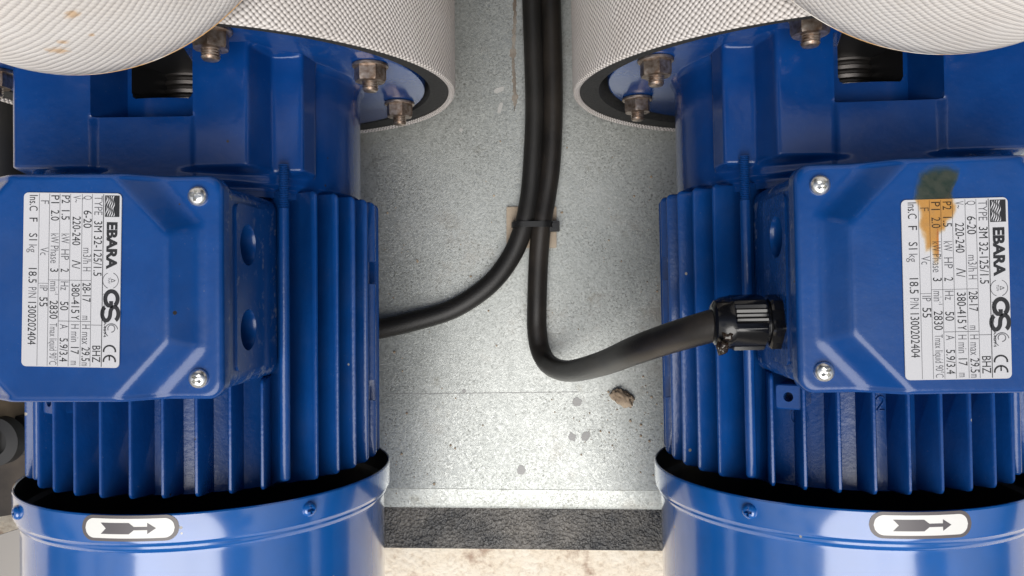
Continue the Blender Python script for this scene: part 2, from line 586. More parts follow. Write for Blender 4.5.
def text_into(bm, body, tx, ty, size, frame, mat, width=None, weight=0.0, align='LEFT', raise_by=0.0, shear=0.0, xs=1.0):
    cu = bpy.data.curves.new('t', 'FONT')
    cu.body = body
    cu.size = size
    cu.align_x = align
    cu.align_y = 'CENTER'
    cu.offset = weight
    cu.shear = shear
    cu.resolution_u = 3
    cu.extrude = raise_by
    o = bpy.data.objects.new('t', cu)
    COL.objects.link(o)
    dg = bpy.context.evaluated_depsgraph_get()
    dg.update()
    me = bpy.data.meshes.new_from_object(o.evaluated_get(dg))
    bpy.data.objects.remove(o)
    if len(me.vertices) == 0:
        return
    x0 = min(v.co.x for v in me.vertices)
    x1 = max(v.co.x for v in me.vertices)
    k = xs
    if width:
        k = width / (x1 - x0)
    ref = x0 if align == 'LEFT' else (x0 + x1) / 2
    vs = [bm.verts.new(frame @ Vector((tx + (v.co.x - ref) * k, ty + v.co.y, v.co.z))) for v in me.vertices]
    for p in me.polygons:
        try:
            f = bm.faces.new([vs[i] for i in p.vertices])
            f.material_index = mat
        except ValueError:
            pass
    bpy.data.meshes.remove(me)

def smoothstep(a, b, x):
    t = max(0.0, min(1.0, (x - a) / (b - a)))
    return t * t * (3 - 2 * t)

def catmull(pts, n=14):
    P = [pts[0] * 2 - pts[1]] + list(pts) + [pts[-1] * 2 - pts[-2]]
    o = []
    for i in range(1, len(P) - 2):
        a, b, c, d = P[i - 1], P[i], P[i + 1], P[i + 2]
        for k in range(n):
            t = k / n
            o.append(0.5 * ((2 * b) + (c - a) * t + (2 * a - 5 * b + 4 * c - d) * t * t + (3 * b - a - 3 * c + d) * t ** 3))
    o.append(P[-2].copy())
    return o

def tube(bm, path, rad, segs=20, mat=0):
    n = len(path)
    t0 = (path[1] - path[0]).normalized()
    up = Vector((0, 0, 1)) if abs(t0.z) < 0.9 else Vector((0, 1, 0))
    x = t0.cross(up).normalized()
    rings = []
    for i, p in enumerate(path):
        t = (path[min(i + 1, n - 1)] - path[max(i - 1, 0)]).normalized()
        x = (x - t * x.dot(t)).normalized()
        y = t.cross(x)
        r = rad(i / (n - 1)) if callable(rad) else rad
        rings.append([bm.verts.new(p + (x * math.cos(2 * math.pi * k / segs) + y * math.sin(2 * math.pi * k / segs)) * r) for k in range(segs)])
    for A, B in zip(rings, rings[1:]):
        for k in range(segs):
            bm.faces.new((A[k], A[(k + 1) % segs], B[(k + 1) % segs], B[k])).material_index = mat
    bm.faces.new(rings[0]).material_index = mat
    bm.faces.new(list(reversed(rings[-1]))).material_index = mat

def blob(bm, loc, size, seed, amp=0.25, sub=3, mat=0):
    r = bmesh.ops.create_icosphere(bm, subdivisions=sub, radius=1.0)
    for v in r['verts']:
        d = v.co.normalized()
        k = 1 + amp * noise.noise(d * 1.7 + Vector((seed, 0, 0))) + amp * 0.5 * noise.noise(d * 4.1 + Vector((0, seed, 0)))
        v.co = Vector(loc) + Vector((d.x * size[0], d.y * size[1], d.z * size[2])) * k
    for f in bm.faces:
        if f.material_index == 0 and mat:
            pass

# ------------------------------------------------------------------ ground, plate
bm = bmesh.new()
g = 30.0
vs = [bm.verts.new((x, y, -0.045)) for x, y in ((-g, -g), (g, -g), (g, g), (-g, g))]
bm.faces.new(vs)
tag(obj('ground', bm, M_CONC, angle=None), 'pale sunlit dusty concrete below the metal plate', 'ground', kind='structure')
del_cat = bpy.data.objects['ground']

PLATE_Y = at(512, 510, CAM_Z).y
bm = bmesh.new()
prof = [(0.36, 0.0), (PLATE_Y + 0.0145, 0.0), (PLATE_Y + 0.0139, -0.0007), (PLATE_Y + 0.0132, -0.0009), (PLATE_Y + 0.002, -0.0034), (PLATE_Y, -0.0044), (PLATE_Y, -0.0058), (0.36, -0.0050)]
a = [bm.verts.new((-0.365, y, z)) for y, z in prof]
b = [bm.verts.new((0.42, y, z)) for y, z in prof]
for i in range(len(prof)):
    j = (i + 1) % len(prof)
    bm.faces.new((a[i], b[i], b[j], a[j]))
bm.faces.new(a)
bm.faces.new(list(reversed(b)))
plate = tag(obj('base_plate', bm, M_GALV, angle=30),
            'spangled grey galvanised steel plate lying flat beneath both pumps', 'metal plate')
# rusty seam: a ragged crust along the upper part of the plate
random.seed(4)
RX = at(514, 60, CAM_Z).x
bm = bmesh.new()
L = []
for i in range(90):
    t = i / 89
    y = 0.205 - t * 0.083
    x = RX + 0.0006 * math.sin(t * 9) + random.uniform(-0.0004, 0.0004)
    wd = 0.0009 + 0.0012 * abs(noise.noise(Vector((t * 14, 3, 0)))) + 0.0012 * (abs(noise.noise(Vector((t * 5, 9, 0)))) > 0.3)
    wd *= min(1, (1 - t) * 6 + 0.15)
    L.append((bm.verts.new((x - wd, y, 0.0001)), bm.verts.new((x, y, 0.0007)), bm.verts.new((x + wd, y, 0.0001))))
for A, B in zip(L, L[1:]):
    bm.faces.new((A[0], A[1], B[1], B[0]))
    bm.faces.new((A[1], A[2], B[2], B[1]))
obj('rust_seam', bm, M_RUST, plate)
# scored line across the plate
bm = bmesh.new()
for (x0, x1, y) in ((-0.105, 0.028, at(500, 393, CAM_Z).y),):
    q = [bm.verts.new(v) for v in ((x0, y - 0.0014, 0.0002), (x1, y + 0.0008, 0.0002), (x1, y + 0.0012, 0.0002), (x0, y - 0.0009, 0.0002))]
    bm.faces.new(q)
obj('scored_line', bm, simple('dull grey scratch', (0.36, 0.36, 0.35), 0.6, 0.3), plate)
# dirt stains on the plate
M_DIRT = rubber('grey dirt', (0.38, 0.375, 0.36), (0.47, 0.465, 0.45), 0.6)
def patch(bm, cx, cy, rx, ry, z=0.00025, rot=0.0):
    n = 18
    vv = []
    for i in range(n):
        a_ = 2 * math.pi * i / n
        k = 1 + 0.35 * noise.noise(Vector((cx * 900 + math.cos(a_) * 1.5, cy * 900 + math.sin(a_) * 1.5, 0)))
        dx, dy = rx * k * math.cos(a_), ry * k * math.sin(a_)
        vv.append(bm.verts.new((cx + dx * math.cos(rot) - dy * math.sin(rot), cy + dx * math.sin(rot) + dy * math.cos(rot), z)))
    bm.faces.new(vv)
for (x, y, rx, ry, rot) in ((577, 402, 5, 4.5, 0), (572, 437, 3.5, 4.5, 0.4), (586, 436, 3.5, 6, -0.6), (521, 470, 4, 5, 0),
                            (499, 90, 6, 2.5, 0.5), (500, 108, 2, 6, -0.3), (461, 130, 2, 2, 0), (464, 391, 2, 2, 0)):
    p = at(x, y, CAM_Z)
    bm = bmesh.new()
    patch(bm, p.x, p.y, rx * CAM_Z / F_PX, ry * CAM_Z / F_PX, rot=rot)
    obj('dirt_spot', bm, M_DIRT, plate, angle=None)

bm = bmesh.new()
prism(bm, [(-0.36, PLATE_Y - 0.0295), (0.42, PLATE_Y - 0.0295), (0.42, PLATE_Y + 0.01), (-0.36, PLATE_Y + 0.01)], -0.012, -0.0062)
bmesh.ops.bevel(bm, geom=[e for e in bm.edges], offset=0.0009, segments=2, affect='EDGES')
tag(obj('edge_strip', bm, M_STRIP), 'pebbly black strip running along the near edge of the galvanised plate', 'strip')
# side rails that carry the plate above the ground
bm = bmesh.new()
prism(bm, [(-0.36, -0.17), (0.42, -0.17), (0.42, -0.15), (-0.36, -0.15)], -0.045, -0.0122)
tag(obj('support_rail', bm, M_STRIP), 'black rail under the pebbly black strip, standing on the concrete', 'rail')

# ------------------------------------------------------------------ the pump, built once
ZA = AXIS_Z                       # height of the shaft axis above the plate
def P(r, deg, y):
    return Vector((r * math.sin(R(deg)), y, ZA + r * math.cos(R(deg))))
AX = Matrix.Translation((0, 0, ZA))

pump = thing('electric_pump', 'left blue electric pump with two open cable holes in its terminal box and clean nameplate', 'pump',
             group='blue electric pumps side by side on the plate')

# --- motor housing with its cooling fins
R_BASE, R_FIN = 0.0684, 0.0865
FIN_Y0, FIN_Y1 = -0.0900, 0.0450
bm = bmesh.new()
lathe(bm, [(0.0, -0.0935), (0.0655, -0.0935), (R_BASE, -0.0925), (R_BASE, 0.0405), (0.0735, 0.0415), (0.0735, 0.0475), (0.0, 0.0475)], 120, AX)
def fin(deg, y0, y1, rtip=R_FIN, notches=(), rc=0.0028):
    out_ = []                      # outline in (r, y), root to tip and back
    root_r = R_BASE - (0.012 if abs(deg) <= 36 else 0.003)
    out_.append((root_r, y0 - (0.0042 if y0 < -0.08 else 0)))
    for i in range(5):
        t = R(90 * i / 4)
        out_.append((rtip - rc + rc * math.sin(t), y0 + rc - rc * math.cos(t)))
    for (na, nb, nr) in sorted(notches):
        out_ += [(rtip, na), (nr, na + 0.0004), (nr, nb - 0.0004), (rtip, nb)]
    for i in range(5):
        t = R(90 * i / 4)
        out_.append((rtip - rc + rc * math.cos(t), y1 - rc + rc * math.sin(t)))
    out_.append((root_r, y1))
    psi = deg * (0.35 if abs(deg) <= 36 else 1.0)
    cs, sn = math.cos(R(psi)), math.sin(R(psi))
    tx_, tz_ = rtip * math.sin(R(deg)), rtip * math.cos(R(deg))
    def pt(r, y, off):
        k_ = r - rtip
        return Vector((tx_ + k_ * sn + off * cs, y, ZA + tz_ + k_ * cs - off * sn))
    def half(r):
        return 0.0019 - 0.0009 * max(0.0, (r - R_BASE) / (R_FIN - R_BASE))
    inner = []                     # a slightly smaller outline makes the rounded tip
    n = len(out_)
    A, B, C = [], [], []
    for (r, y) in out_:
        root = r < R_BASE
        ys = y
        if not root:
            ys = y + (0.0007 if y < (y0 + y1) / 2 - (y1 - y0) / 2 + 0.001 else (-0.0007 if y > y1 - 0.001 else 0))
        rs = r if root else r - 0.0007
        A.append(bm.verts.new(pt(rs, ys, half(r))))
        B.append(bm.verts.new(pt(rs, ys, -half(r))))
        C.append(bm.verts.new(pt(r, y, half(r) * 0.45)))
        C.append(bm.verts.new(pt(r, y, -half(r) * 0.45)))
    bm.faces.new(A)
    bm.faces.new(list(reversed(B)))
    for i in range(n - 1):
        bm.faces.new((A[i], C[2 * i], C[2 * i + 2], A[i + 1]))
        bm.faces.new((C[2 * i], C[2 * i + 1], C[2 * i + 3], C[2 * i + 2]))
        bm.faces.new((C[2 * i + 1], B[i], B[i + 1], C[2 * i + 3]))
for k in range(-15, 16):
    deg = 9 * k
    if abs(deg) <= 36:
        fin(deg, FIN_Y0, -0.0405)
    elif abs(deg) == 45:
        fin(deg, FIN_Y0, FIN_Y1, 0.0790)
    elif abs(deg) == 90:
        fin(deg, FIN_Y0, FIN_Y1, notches=((-0.060, -0.049, 0.0830), (0.0015, 0.0135, 0.0830)))
    else:
        fin(deg, FIN_Y0, FIN_Y1)
# square earthing boss with its hole, cast between two fins
def local_frame(deg, y, r):
    """x to the side, y along the shaft, z outwards"""
    m = Matrix.Rotation(R(deg), 4, 'Y')
    return AX @ m @ Matrix.Translation((0, y, r))
fr = local_frame(-31.5, -0.0505, 0.0)
ring_o = rrect(0.0056, 0.0054, 0.0012, 3)
hole = [(0.0021 * math.cos(2 * math.pi * i / 16 + R(45)), 0.0021 * math.sin(2 * math.pi * i / 16 + R(45))) for i in range(16)]
no = len(ring_o)
lo = [bm.verts.new(fr @ Vector((x, y, 0.068))) for x, y in ring_o]
hi = [bm.verts.new(fr @ Vector((x, y, 0.0842))) for x, y in ring_o]
hi2 = [bm.verts.new(fr @ Vector((x * 0.9, y * 0.9, 0.0848))) for x, y in ring_o]
h1 = [bm.verts.new(fr @ Vector((x, y, 0.0848))) for x, y in hole]
h2 = [bm.verts.new(fr @ Vector((x, y, 0.0765))) for x, y in hole]
for i in range(no):
    j = (i + 1) % no
    bm.faces.new((lo[i], lo[j], hi[j], hi[i]))
    bm.faces.new((hi[i], hi[j], hi2[j], hi2[i]))
    bm.faces.new((hi2[i], hi2[j], h1[j], h1[i])) if no == 16 else None
for i in range(16):
    j = (i + 1) % 16
    bm.faces.new((h1[i], h1[j], h2[j], h2[i]))
bm.faces.new(h2)
# cast numeral and earth sign on the barrel between the fins
def cast_stroke(pts, th, frame, z):
    prev = None
    for i, p in enumerate(pts):
        a_, b_ = Vector(pts[max(i - 1, 0)]), Vector(pts[min(i + 1, len(pts) - 1)])
        d_ = (b_ - a_).normalized()
        nn = Vector((-d_.y, d_.x)) * th / 2
        p = Vector(p)
        row = [bm.verts.new(frame @ Vector((*(p + nn * k_), z_))) for k_, z_ in ((1.7, 0.0), (0.8, z), (-0.8, z), (-1.7, 0.0))]
        if prev:
            for k_ in range(3):
                bm.faces.new((prev[k_], row[k_], row[k_ + 1], prev[k_ + 1]))
        prev = row
two = [(0.0014 * math.cos(R(t_)), 0.0014 + 0.0016 * math.sin(R(t_))) for t_ in range(170, -50, -20)] + [(-0.0013, -0.0030), (-0.0010, -0.0031), (0.0015, -0.0031)]
cast_stroke(two, 0.0008, local_frame(-3.2, -0.0545, R_BASE), 0.0007)
fr = local_frame(-31.3, -0.0615, R_BASE)
for i in range(24):
    a0, a1 = 2 * math.pi * i / 24, 2 * math.pi * (i + 1) / 24
    q = [(0.0040, a0), (0.0040, a1), (0.0034, a1), (0.0034, a0)]
    bm.faces.new([bm.verts.new(fr @ Vector((r_ * math.cos(t_), r_ * math.sin(t_), 0.0006))) for r_, t_ in q])
for (x0, y0, x1, y1) in ((-0.0003, 0, 0.0003, 0.0026), (-0.0022, -0.0003, 0.0022, 0.0003), (-0.0014, -0.0013, 0.0014, -0.0008)):
    bm.faces.new([bm.verts.new(fr @ Vector((x, y, 0.0007))) for x, y in ((x0, y0), (x1, y0), (x1, y1), (x0, y1))])
housing = obj('motor_housing', bm, M_HOUS, pump, angle=38)

# --- tie rods with threaded ends
for s in (-1, 1):
    bm = bmesh.new()
    prof = [(0.0, -0.0880), (0.0018, -0.0878), (0.0024, -0.0868), (0.0024, 0.036)]
    y = 0.036
    while y < 0.0555:
        prof += [(0.0019, y + 0.0002), (0.0024, y + 0.0006)]
        y += 0.0008
    prof += [(0.0, y)]
    lathe(bm, prof, 14, Matrix.Translation(P(0.0828, 44.0 * s, 0)))
    obj('tie_rod', bm, M_HOUS, pump, angle=50)

# --- lantern bracket between motor and pump: a dense relief over (angle, length)
ZT = 0.0752
def poly_r(deg, pts):
    a_ = abs(deg)
    sx, cz = math.sin(R(a_)), math.cos(R(a_))
    for (p, q) in zip(pts, pts[1:]):
        d = (q[0] - p[0], q[1] - p[1])
        den = sx * d[1] - cz * d[0]
        if abs(den) < 1e-9:
            continue
        t_ = (p[0] * d[1] - p[1] * d[0]) / den
        u_ = (p[0] * cz - p[1] * sx) / den
        if t_ > 0 and -1e-6 <= u_ <= 1 + 1e-6:
            return t_
    return None
PK = [(0, ZT), (0.0470, ZT), (0.0518, 0.0580), (0.0654, 0.0562), (0.0676, 0.0415)]
PF = [(0, ZT), (0.0470, ZT), (0.0530, 0.0715), (0.0654, 0.0562), (0.0676, 0.0415)]
Y0, Y1 = 0.0440, 0.1074
FR = 0.1070                        # front face of the pump flange
degs = []
dg_ = -180.0
while dg_ < 180.0:
    degs.append(dg_)
    dg_ += 0.45 if abs(dg_ + 0.2) < 66 else 3.0
ny = 128
ys = [Y0 + (Y1 - Y0) * i / (ny - 1) for i in range(ny)]
def bracket_mesh(wide):
    """wide: the side (-1 or 1) whose pad runs on without a pocket"""
    grid = []
    for y in ys:
        row = []
        wp = 1 - smoothstep(0.1060, 0.1074, y)
        wb = smoothstep(0.0512, 0.0532, y)
        for dd in degs:
            rk = poly_r(dd, PW if dd * wide > 0 else PK)
            rf = poly_r(dd, PW if dd * wide > 0 else PF)
            if rk is None or rf is None:
                r_ = 0.0768 + 0.0025 * math.exp(-(Y1 - y) / 0.002)
            else:
                r_ = rf + (rk - rf) * wp
                rb = min(rk, 0.0766)
                r_ = rb + (r_ - rb) * wb
            dx = r_ * math.sin(R(dd))
            if abs(dd) < 90 and abs(dx) < 0.0227:
                if y < 0.0755:
                    r_ -= 0.0022
                elif y < 0.1045:
                    r_ = 0.0585
                    xx = r_ * math.sin(R(dd))
                    cornered = abs(xx) < 0.0140 and y > 0.0875 and (abs(xx) < 0.0110 or y > 0.0875 + 0.003 - math.sqrt(max(0, 0.003 ** 2 - (abs(xx) - 0.0110) ** 2)))
                    if cornered:
                        r_ = 0.016
            # lower lip of the bracket, next to the motor
            if y < 0.0475:
                r_ -= 0.0025 * (1 - smoothstep(0.0455, 0.0475, y))
            row.append(r_)
        grid.append(row)
    for _ in range(2):
        g2 = [r_[:] for r_ in grid]
        nd = len(degs)
        for i in range(ny):
            for j in range(nd):
                if abs(degs[j]) > 64:
                    continue
                s_, c_ = 0.0, 0
                for a_ in (-1, 0, 1):
                    for b_ in (-1, 0, 1):
                        ii = i + a_
                        if 0 <= ii < ny:
                            v_ = grid[ii][(j + b_) % nd]
                            if abs(v_ - grid[i][j]) < 0.008:
                                s_ += v_
                                c_ += 1
                g2[i][j] = s_ / c_
        grid = g2
    bm = bmesh.new()
    V = [[bm.verts.new(P(grid[i][j], degs[j], ys[i])) for j in range(len(degs))] for i in range(ny)]
    for i in range(ny - 1):
        for j in range(len(degs)):
            k = (j + 1) % len(degs)
            f = bm.faces.new((V[i][j], V[i + 1][j], V[i + 1][k], V[i][k]))
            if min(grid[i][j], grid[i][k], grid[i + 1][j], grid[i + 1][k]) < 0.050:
                f.material_index = 1  # deep window hole: its shade is put into the colour
    c0 = bm.verts.new((0, Y0, ZA))
    for j in range(len(degs)):
        bm.faces.new((c0, V[0][j], V[0][(j + 1) % len(degs)]))
    me = to_mesh(bm, 'lantern_bracket')
    finish(me, [M_CAST, M_INNER_SHADE], 50)
    return me
PW = [(0, ZT), (0.0572, ZT), (0.0600, 0.0725), (0.0656, 0.0560), (0.0656, 0.0400)]
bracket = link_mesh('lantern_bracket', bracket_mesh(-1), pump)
# shaft seen through the window of the bracket
bm = bmesh.new()
prof = [(0.0, 0.086)]
y = 0.086
while y < 0.107:
    prof += [(0.0150, y), (0.0162, y + 0.0008), (0.0165, y + 0.0024), (0.0150, y + 0.0032)]
    y += 0.0042
prof += [(0.0, y)]
lathe(bm, prof, 32, AX @ Matrix.Translation((0, 0, 0.022)))
obj('shaft_seal', bm, M_SHAFT, pump, angle=40)

# --- pump flange with studs, washers and nuts
bm = bmesh.new()
lathe(bm, [(0.0, FR + 0.0002), (0.1105, FR + 0.0002), (0.1119, FR + 0.0010), (0.1124, FR + 0.003), (0.1124, FR + 0.016), (0.0, FR + 0.016)], 128, AX)
flange = obj('pump_flange', bm, M_CAST, pump, angle=40)
# worn paint rim
def hexnut():
    bm = bmesh.new()
    rc_ = 0.0077
    def ring(r_, y_, n=24, hexy=1.0):
        o = []
        for i in range(n):
            t_ = 2 * math.pi * i / n
            k_ = math.cos(math.pi / 6) / math.cos((t_ % (math.pi / 3)) - math.pi / 6)
            rr_ = r_ * (k_ * hexy + (1 - hexy))
            o.append(bm.verts.new((rr_ * math.sin(t_), y_, rr_ * math.cos(t_))))
        return o
    rs = [ring(rc_, 0.0), ring(rc_, -0.0055), ring(rc_ * 0.93, -0.0068, hexy=0.35), ring(0.0040, -0.0069, hexy=0.0)]
    for A, B in zip(rs, rs[1:]):
        for i in range(24):
            j = (i + 1) % 24
            bm.faces.new((A[i], A[j], B[j], B[i]))
    bm.faces.new(rs[0])
    return to_mesh(bm)
nut_me = hexnut(); finish(nut_me, M_NUT, 30)
bm = bmesh.new()
lathe(bm, [(0.0036, 0.0), (0.0084, 0.0), (0.0087, -0.0004), (0.0087, -0.0013), (0.0083, -0.0017), (0.0036, -0.0017)], 32)
wash_me = to_mesh(bm); finish(wash_me, M_NUT, 30)
bm = bmesh.new()
prof = [(0.0037, 0.010)]
y = 0.0
while y > -0.0118:
    prof += [(0.0033, y - 0.0003), (0.0039, y - 0.0008)]
    y -= 0.0011
prof += [(0.0034, y - 0.0006), (0.0030, y - 0.0010), (0.0, y - 0.0011)]
lathe(bm, prof, 20)
stud_me = to_mesh(bm); finish(stud_me, M_NUT, 50)
rng = random.Random(3)
for k in range(8):
    deg = 22.5 + 45 * k
    p = P(0.1005, deg, FR)
    for nm, me, dy in (('washer', wash_me, 0.0), ('hex_nut', nut_me, -0.0017), ('threaded_stud', stud_me, 0.0)):
        o = link_mesh(nm, me, flange)
        o.location = p + Vector((0, dy, 0))
        if nm == 'hex_nut':
            o.rotation_euler = (0, rng.uniform(0, 1.0), 0)

# foot below the bracket
bm = bmesh.new()
prism(bm, [(-0.034, 0.058), (0.034, 0.058), (0.034, 0.094), (-0.034, 0.094)], 0.002, ZA - 0.07)
prism(bm, [(-0.046, 0.055), (0.046, 0.055), (0.046, 0.097), (-0.046, 0.097)], 0.0003, 0.0115)
obj('foot', bm, M_CAST, pump)

# --- fan cover
R_COV = 0.0920
bm = bmesh.new()
SHF = AX @ Matrix.Translation((0, -0.0011, 0))
lathe(bm, [(0.0, -0.2410), (0.084, -0.2390), (0.0877, -0.2340), (0.0877, -0.1108), (0.0885, -0.1085), (0.0905, -0.1065), (0.0908, -0.1050), (0.0908, -0.0940)], 160, SHF, 1)  # inner skin coloured black in place of the shade inside
lathe(bm, [(0.0908, -0.0940), (0.0912, -0.0935), (0.0917, -0.0936), (R_COV, -0.0942), (R_COV, -0.1045), (0.0917, -0.1056), (0.0908, -0.1066), (0.0904, -0.1074), (0.0904, -0.1084), (0.0898, -0.1096), (0.0890, -0.1104),
           (0.0888, -0.1120), (0.0888, -0.2345), (0.0850, -0.2420), (0.0, -0.2440)], 160, SHF)
bmesh.ops.remove_doubles(bm, verts=bm.verts, dist=1e-6)
cover = obj('fan_cover', bm, [M_COVER, M_INNER_SHADE], pump, angle=25)

# --- Phillips screw, shared
def screw_mesh(r_, h_):
    bm = bmesh.new()
    lathe(bm, [(0.0, -0.0005), (r_, -0.0005), (r_, h_ * 0.25), (r_ * 0.93, h_ * 0.55), (r_ * 0.7, h_ * 0.88), (r_ * 0.4, h_), (0.0, h_ * 1.02)], 32)
    base = to_mesh(bm)
    cuts = []
    for ang in (0, 90):
        bm = bmesh.new()
        fr_ = Matrix.Rotation(R(ang), 4, 'Y')
        hl, hw = r_ * 0.66, r_ * 0.19
        lo_ = [bm.verts.new(fr_ @ Vector(v)) for v in ((-hl * 0.5, h_ * 0.2, -hw * 0.7), (hl * 0.5, h_ * 0.2, -hw * 0.7), (hl * 0.5, h_ * 0.2, hw * 0.7), (-hl * 0.5, h_ * 0.2, hw * 0.7))]
        hi_ = [bm.verts.new(fr_ @ Vector(v)) for v in ((-hl, h_ * 1.3, -hw), (hl, h_ * 1.3, -hw), (hl, h_ * 1.3, hw), (-hl, h_ * 1.3, hw))]
        bm.faces.new(lo_)
        bm.faces.new(hi_)
        for i in range(4):
            bm.faces.new((lo_[i], lo_[(i + 1) % 4], hi_[(i + 1) % 4], hi_[i]))
        cuts.append(to_mesh(bm))
    return boolean(base, cuts, None)
lid_screw_me = screw_mesh(0.0037, 0.0024)
finish(lid_screw_me, M_SCREW, 40)
cov_screw_me = screw_mesh(0.0034, 0.0024)
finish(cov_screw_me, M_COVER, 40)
for deg in (48.5, -41.5, 138.5, -131.5):
    o = link_mesh('cover_screw', cov_screw_me, cover)
    o.location = P(R_COV - 0.0002, deg, -0.1005)
    o.rotation_euler = Matrix(axis_frame((0, 0, 0), (math.sin(R(deg)), 0, math.cos(R(deg))))).to_euler()

# --- rotation arrow sticker on the cover band
bm = bmesh.new()
SW, SH = 0.0415, 0.0108
SY = -0.1002
SO = 0.0020
def strip(s0, s1, top, bot, r_, mat, n=24):
    prev = None
    for i in range(n + 1):
        s_ = s0 + (s1 - s0) * i / n
        a_ = math.degrees((s_ + SO) / r_)
        cur = (bm.verts.new(P(r_, a_, SY + bot(s_))), bm.verts.new(P(r_, a_, SY + top(s_))))
        if prev:
            bm.faces.new((prev[0], cur[0], cur[1], prev[1])).material_index = mat
        prev = cur
def pill(w_, h_, r_, mat):
    def hgt(s_):
        e = abs(s_) - (w_ / 2 - h_ / 2)
        return h_ / 2 if e <= 0 else math.sqrt(max(1e-12, (h_ / 2) ** 2 - e * e))
    strip(-w_ / 2, w_ / 2, hgt, lambda s_: -hgt(s_), r_, mat, 90)
pill(SW, SH, R_COV + 0.00015, 0)
pill(SW * 0.915, SH * 0.76, R_COV + 0.00025, 1)
q = lambda px: (px - 517) / 735 * SW
hb, ht, hh = SH * 0.215, SH * 0.062, SH * 0.215
rr_ = R_COV + 0.00035
lin = lambda x0, y0, x1, y1: (lambda s_: y0 + (y1 - y0) * (s_ - x0) / (x1 - x0))
strip(q(310), q(350), lambda s_: hb, lin(q(310), hb - 1e-5, q(350), 0), rr_, 2, 6)
strip(q(310), q(350), lin(q(310), -hb + 1e-5, q(350), 0), lambda s_: -hb, rr_, 2, 6)
strip(q(350), q(525), lambda s_: hb, lambda s_: -hb, rr_, 2, 10)
strip(q(525), q(562), lin(q(525), hb, q(562), ht), lin(q(525), -hb, q(562), -ht), rr_, 2, 4)
strip(q(562), q(660), lambda s_: ht, lambda s_: -ht, rr_, 2, 6)
strip(q(660), q(722), lin(q(660), hh, q(722), 1e-5), lin(q(660), -hh, q(722), -1e-5), rr_, 2, 6)
sticker = obj('arrow_sticker', bm, [M_STGREY, M_STWHITE, M_STARROW], cover, angle=60)

# --- terminal box
LX, LY = 0.0556, 0.0420            # half sizes of the lid
Z_PL, Z_FL, Z_RIM = ZA + 0.1318, ZA + 0.1236, ZA + 0.1165
BX = 0.0535
bm = bmesh.new()
prism(bm, rrect(BX, 0.0404, 0.006, 5), ZA + 0.058, Z_RIM - 0.0003)
YZ = Matrix(((0, 0, 1, 0), (1, 0, 0, 0), (0, 1, 0, ZA), (0, 0, 0, 1)))     # local x,y,z -> world y,z,x
for s in (-1, 1):
    x0, x1 = sorted((s * (BX - 0.002), s * (BX + 0.0009)))
    prism(bm, rrect(0.0335, 0.0150, 0.003, 4, 0.0, 0.0915), x0, x1, YZ)
box_me = to_mesh(bm)
cuts = []
HOLE_Z = 0.0945
for s in (-1, 1):
    for hy in (0.0174, -0.0174):
        bm = bmesh.new()
        lathe(bm, [(0, s * 0.028), (0.0080, s * 0.028), (0.0080, s * (BX - 0.0005)), (0.0086, s * (BX + 0.0012)), (0.0086, s * 0.06), (0, s * 0.06)], 40,
              Matrix.Translation((0, hy, ZA + HOLE_Z)) @ Matrix.Rotation(R(-90), 4, 'Z'))
        cuts.append(to_mesh(bm))
box_me = boolean(box_me, cuts, None)
bm = bmesh.new()
bm.from_mesh(box_me)
box = obj('terminal_box', bm, M_LID, pump, angle=35)

# --- lid of the terminal box: a relief over a rounded rectangle
def smax(a_, b_, k_=0.0012):
    h_ = max(k_ - abs(a_ - b_), 0.0) / k_
    return max(a_, b_) + h_ * h_ * k_ * 0.25
OUTL = []
base_o = rrect(LX, LY, 0.0062, 12)
for i in range(len(base_o)):
    p, q_ = Vector(base_o[i]), Vector(base_o[(i + 1) % len(base_o)])
    n_ = max(1, int((q_ - p).length / 0.0011))
    OUTL += [p + (q_ - p) * (k / n_) for k in range(n_)]
def lid_z(x, y):
    ax_, ay_ = abs(x), abs(y)
    d1 = ax_ - 0.0405
    d2 = ax_ * 0.7356 + ay_ * 0.6775 - 0.0438
    d = smax(d1, d2)
    k_ = 0.0014
    d = smax(d, 0.0, k_)
    d = -smax(-d, -0.0088, 0.0030)
    z = Z_PL - max(d, 0) * (0.0082 / 0.0088)
    return z
bm = bmesh.new()
NR = 78
rings = []
BV = 0.0022
for ri in range(1, NR + 1):
    t = ri / NR
    row = []
    for p in OUTL:
        row.append(bm.verts.new((p.x * t * (1 - BV / LX), p.y * t * (1 - BV / LY), lid_z(p.x * t, p.y * t))))
    rings.append(row)
for i in range(1, 6):                # rounded edge
    a_ = R(90 * i / 5)
    off = BV * (1 - math.sin(a_))
    dz = BV * (1 - math.cos(a_))
    rings.append([bm.verts.new((p.x * (1 - off / LX), p.y * (1 - off / LY), lid_z(p.x, p.y) - dz)) for p in OUTL])
rings.append([bm.verts.new((p.x, p.y, Z_RIM)) for p in OUTL])
rings.append([bm.verts.new((p.x * 0.95, p.y * 0.95, Z_RIM)) for p in OUTL])
n_ = len(OUTL)
for A, B in zip(rings, rings[1:]):
    for i in range(n_):
        bm.faces.new((A[i], B[i], B[(i + 1) % n_], A[(i + 1) % n_]))
cv = bm.verts.new((0, 0, Z_PL))
for i in range(n_):
    bm.faces.new((cv, rings[0][i], rings[0][(i + 1) % n_]))
lid = obj('box_lid', bm, M_LID, pump, angle=60)
for sx in (-1, 1):
    for sy in (-1, 1):
        o = link_mesh('lid_screw', lid_screw_me, lid)
        o.location = (sx * 0.0467, sy * 0.0340, Z_FL + 0.0002)
        o.rotation_euler = (R(90), 0, R(20 + 31 * sx + 17 * sy))
        # local Y must point up
        o.rotation_euler = (Matrix.Rotation(R(35 + 31 * sx + 17 * sy), 4, 'Z') @ Matrix.Rotation(R(90), 4, 'X')).to_euler()

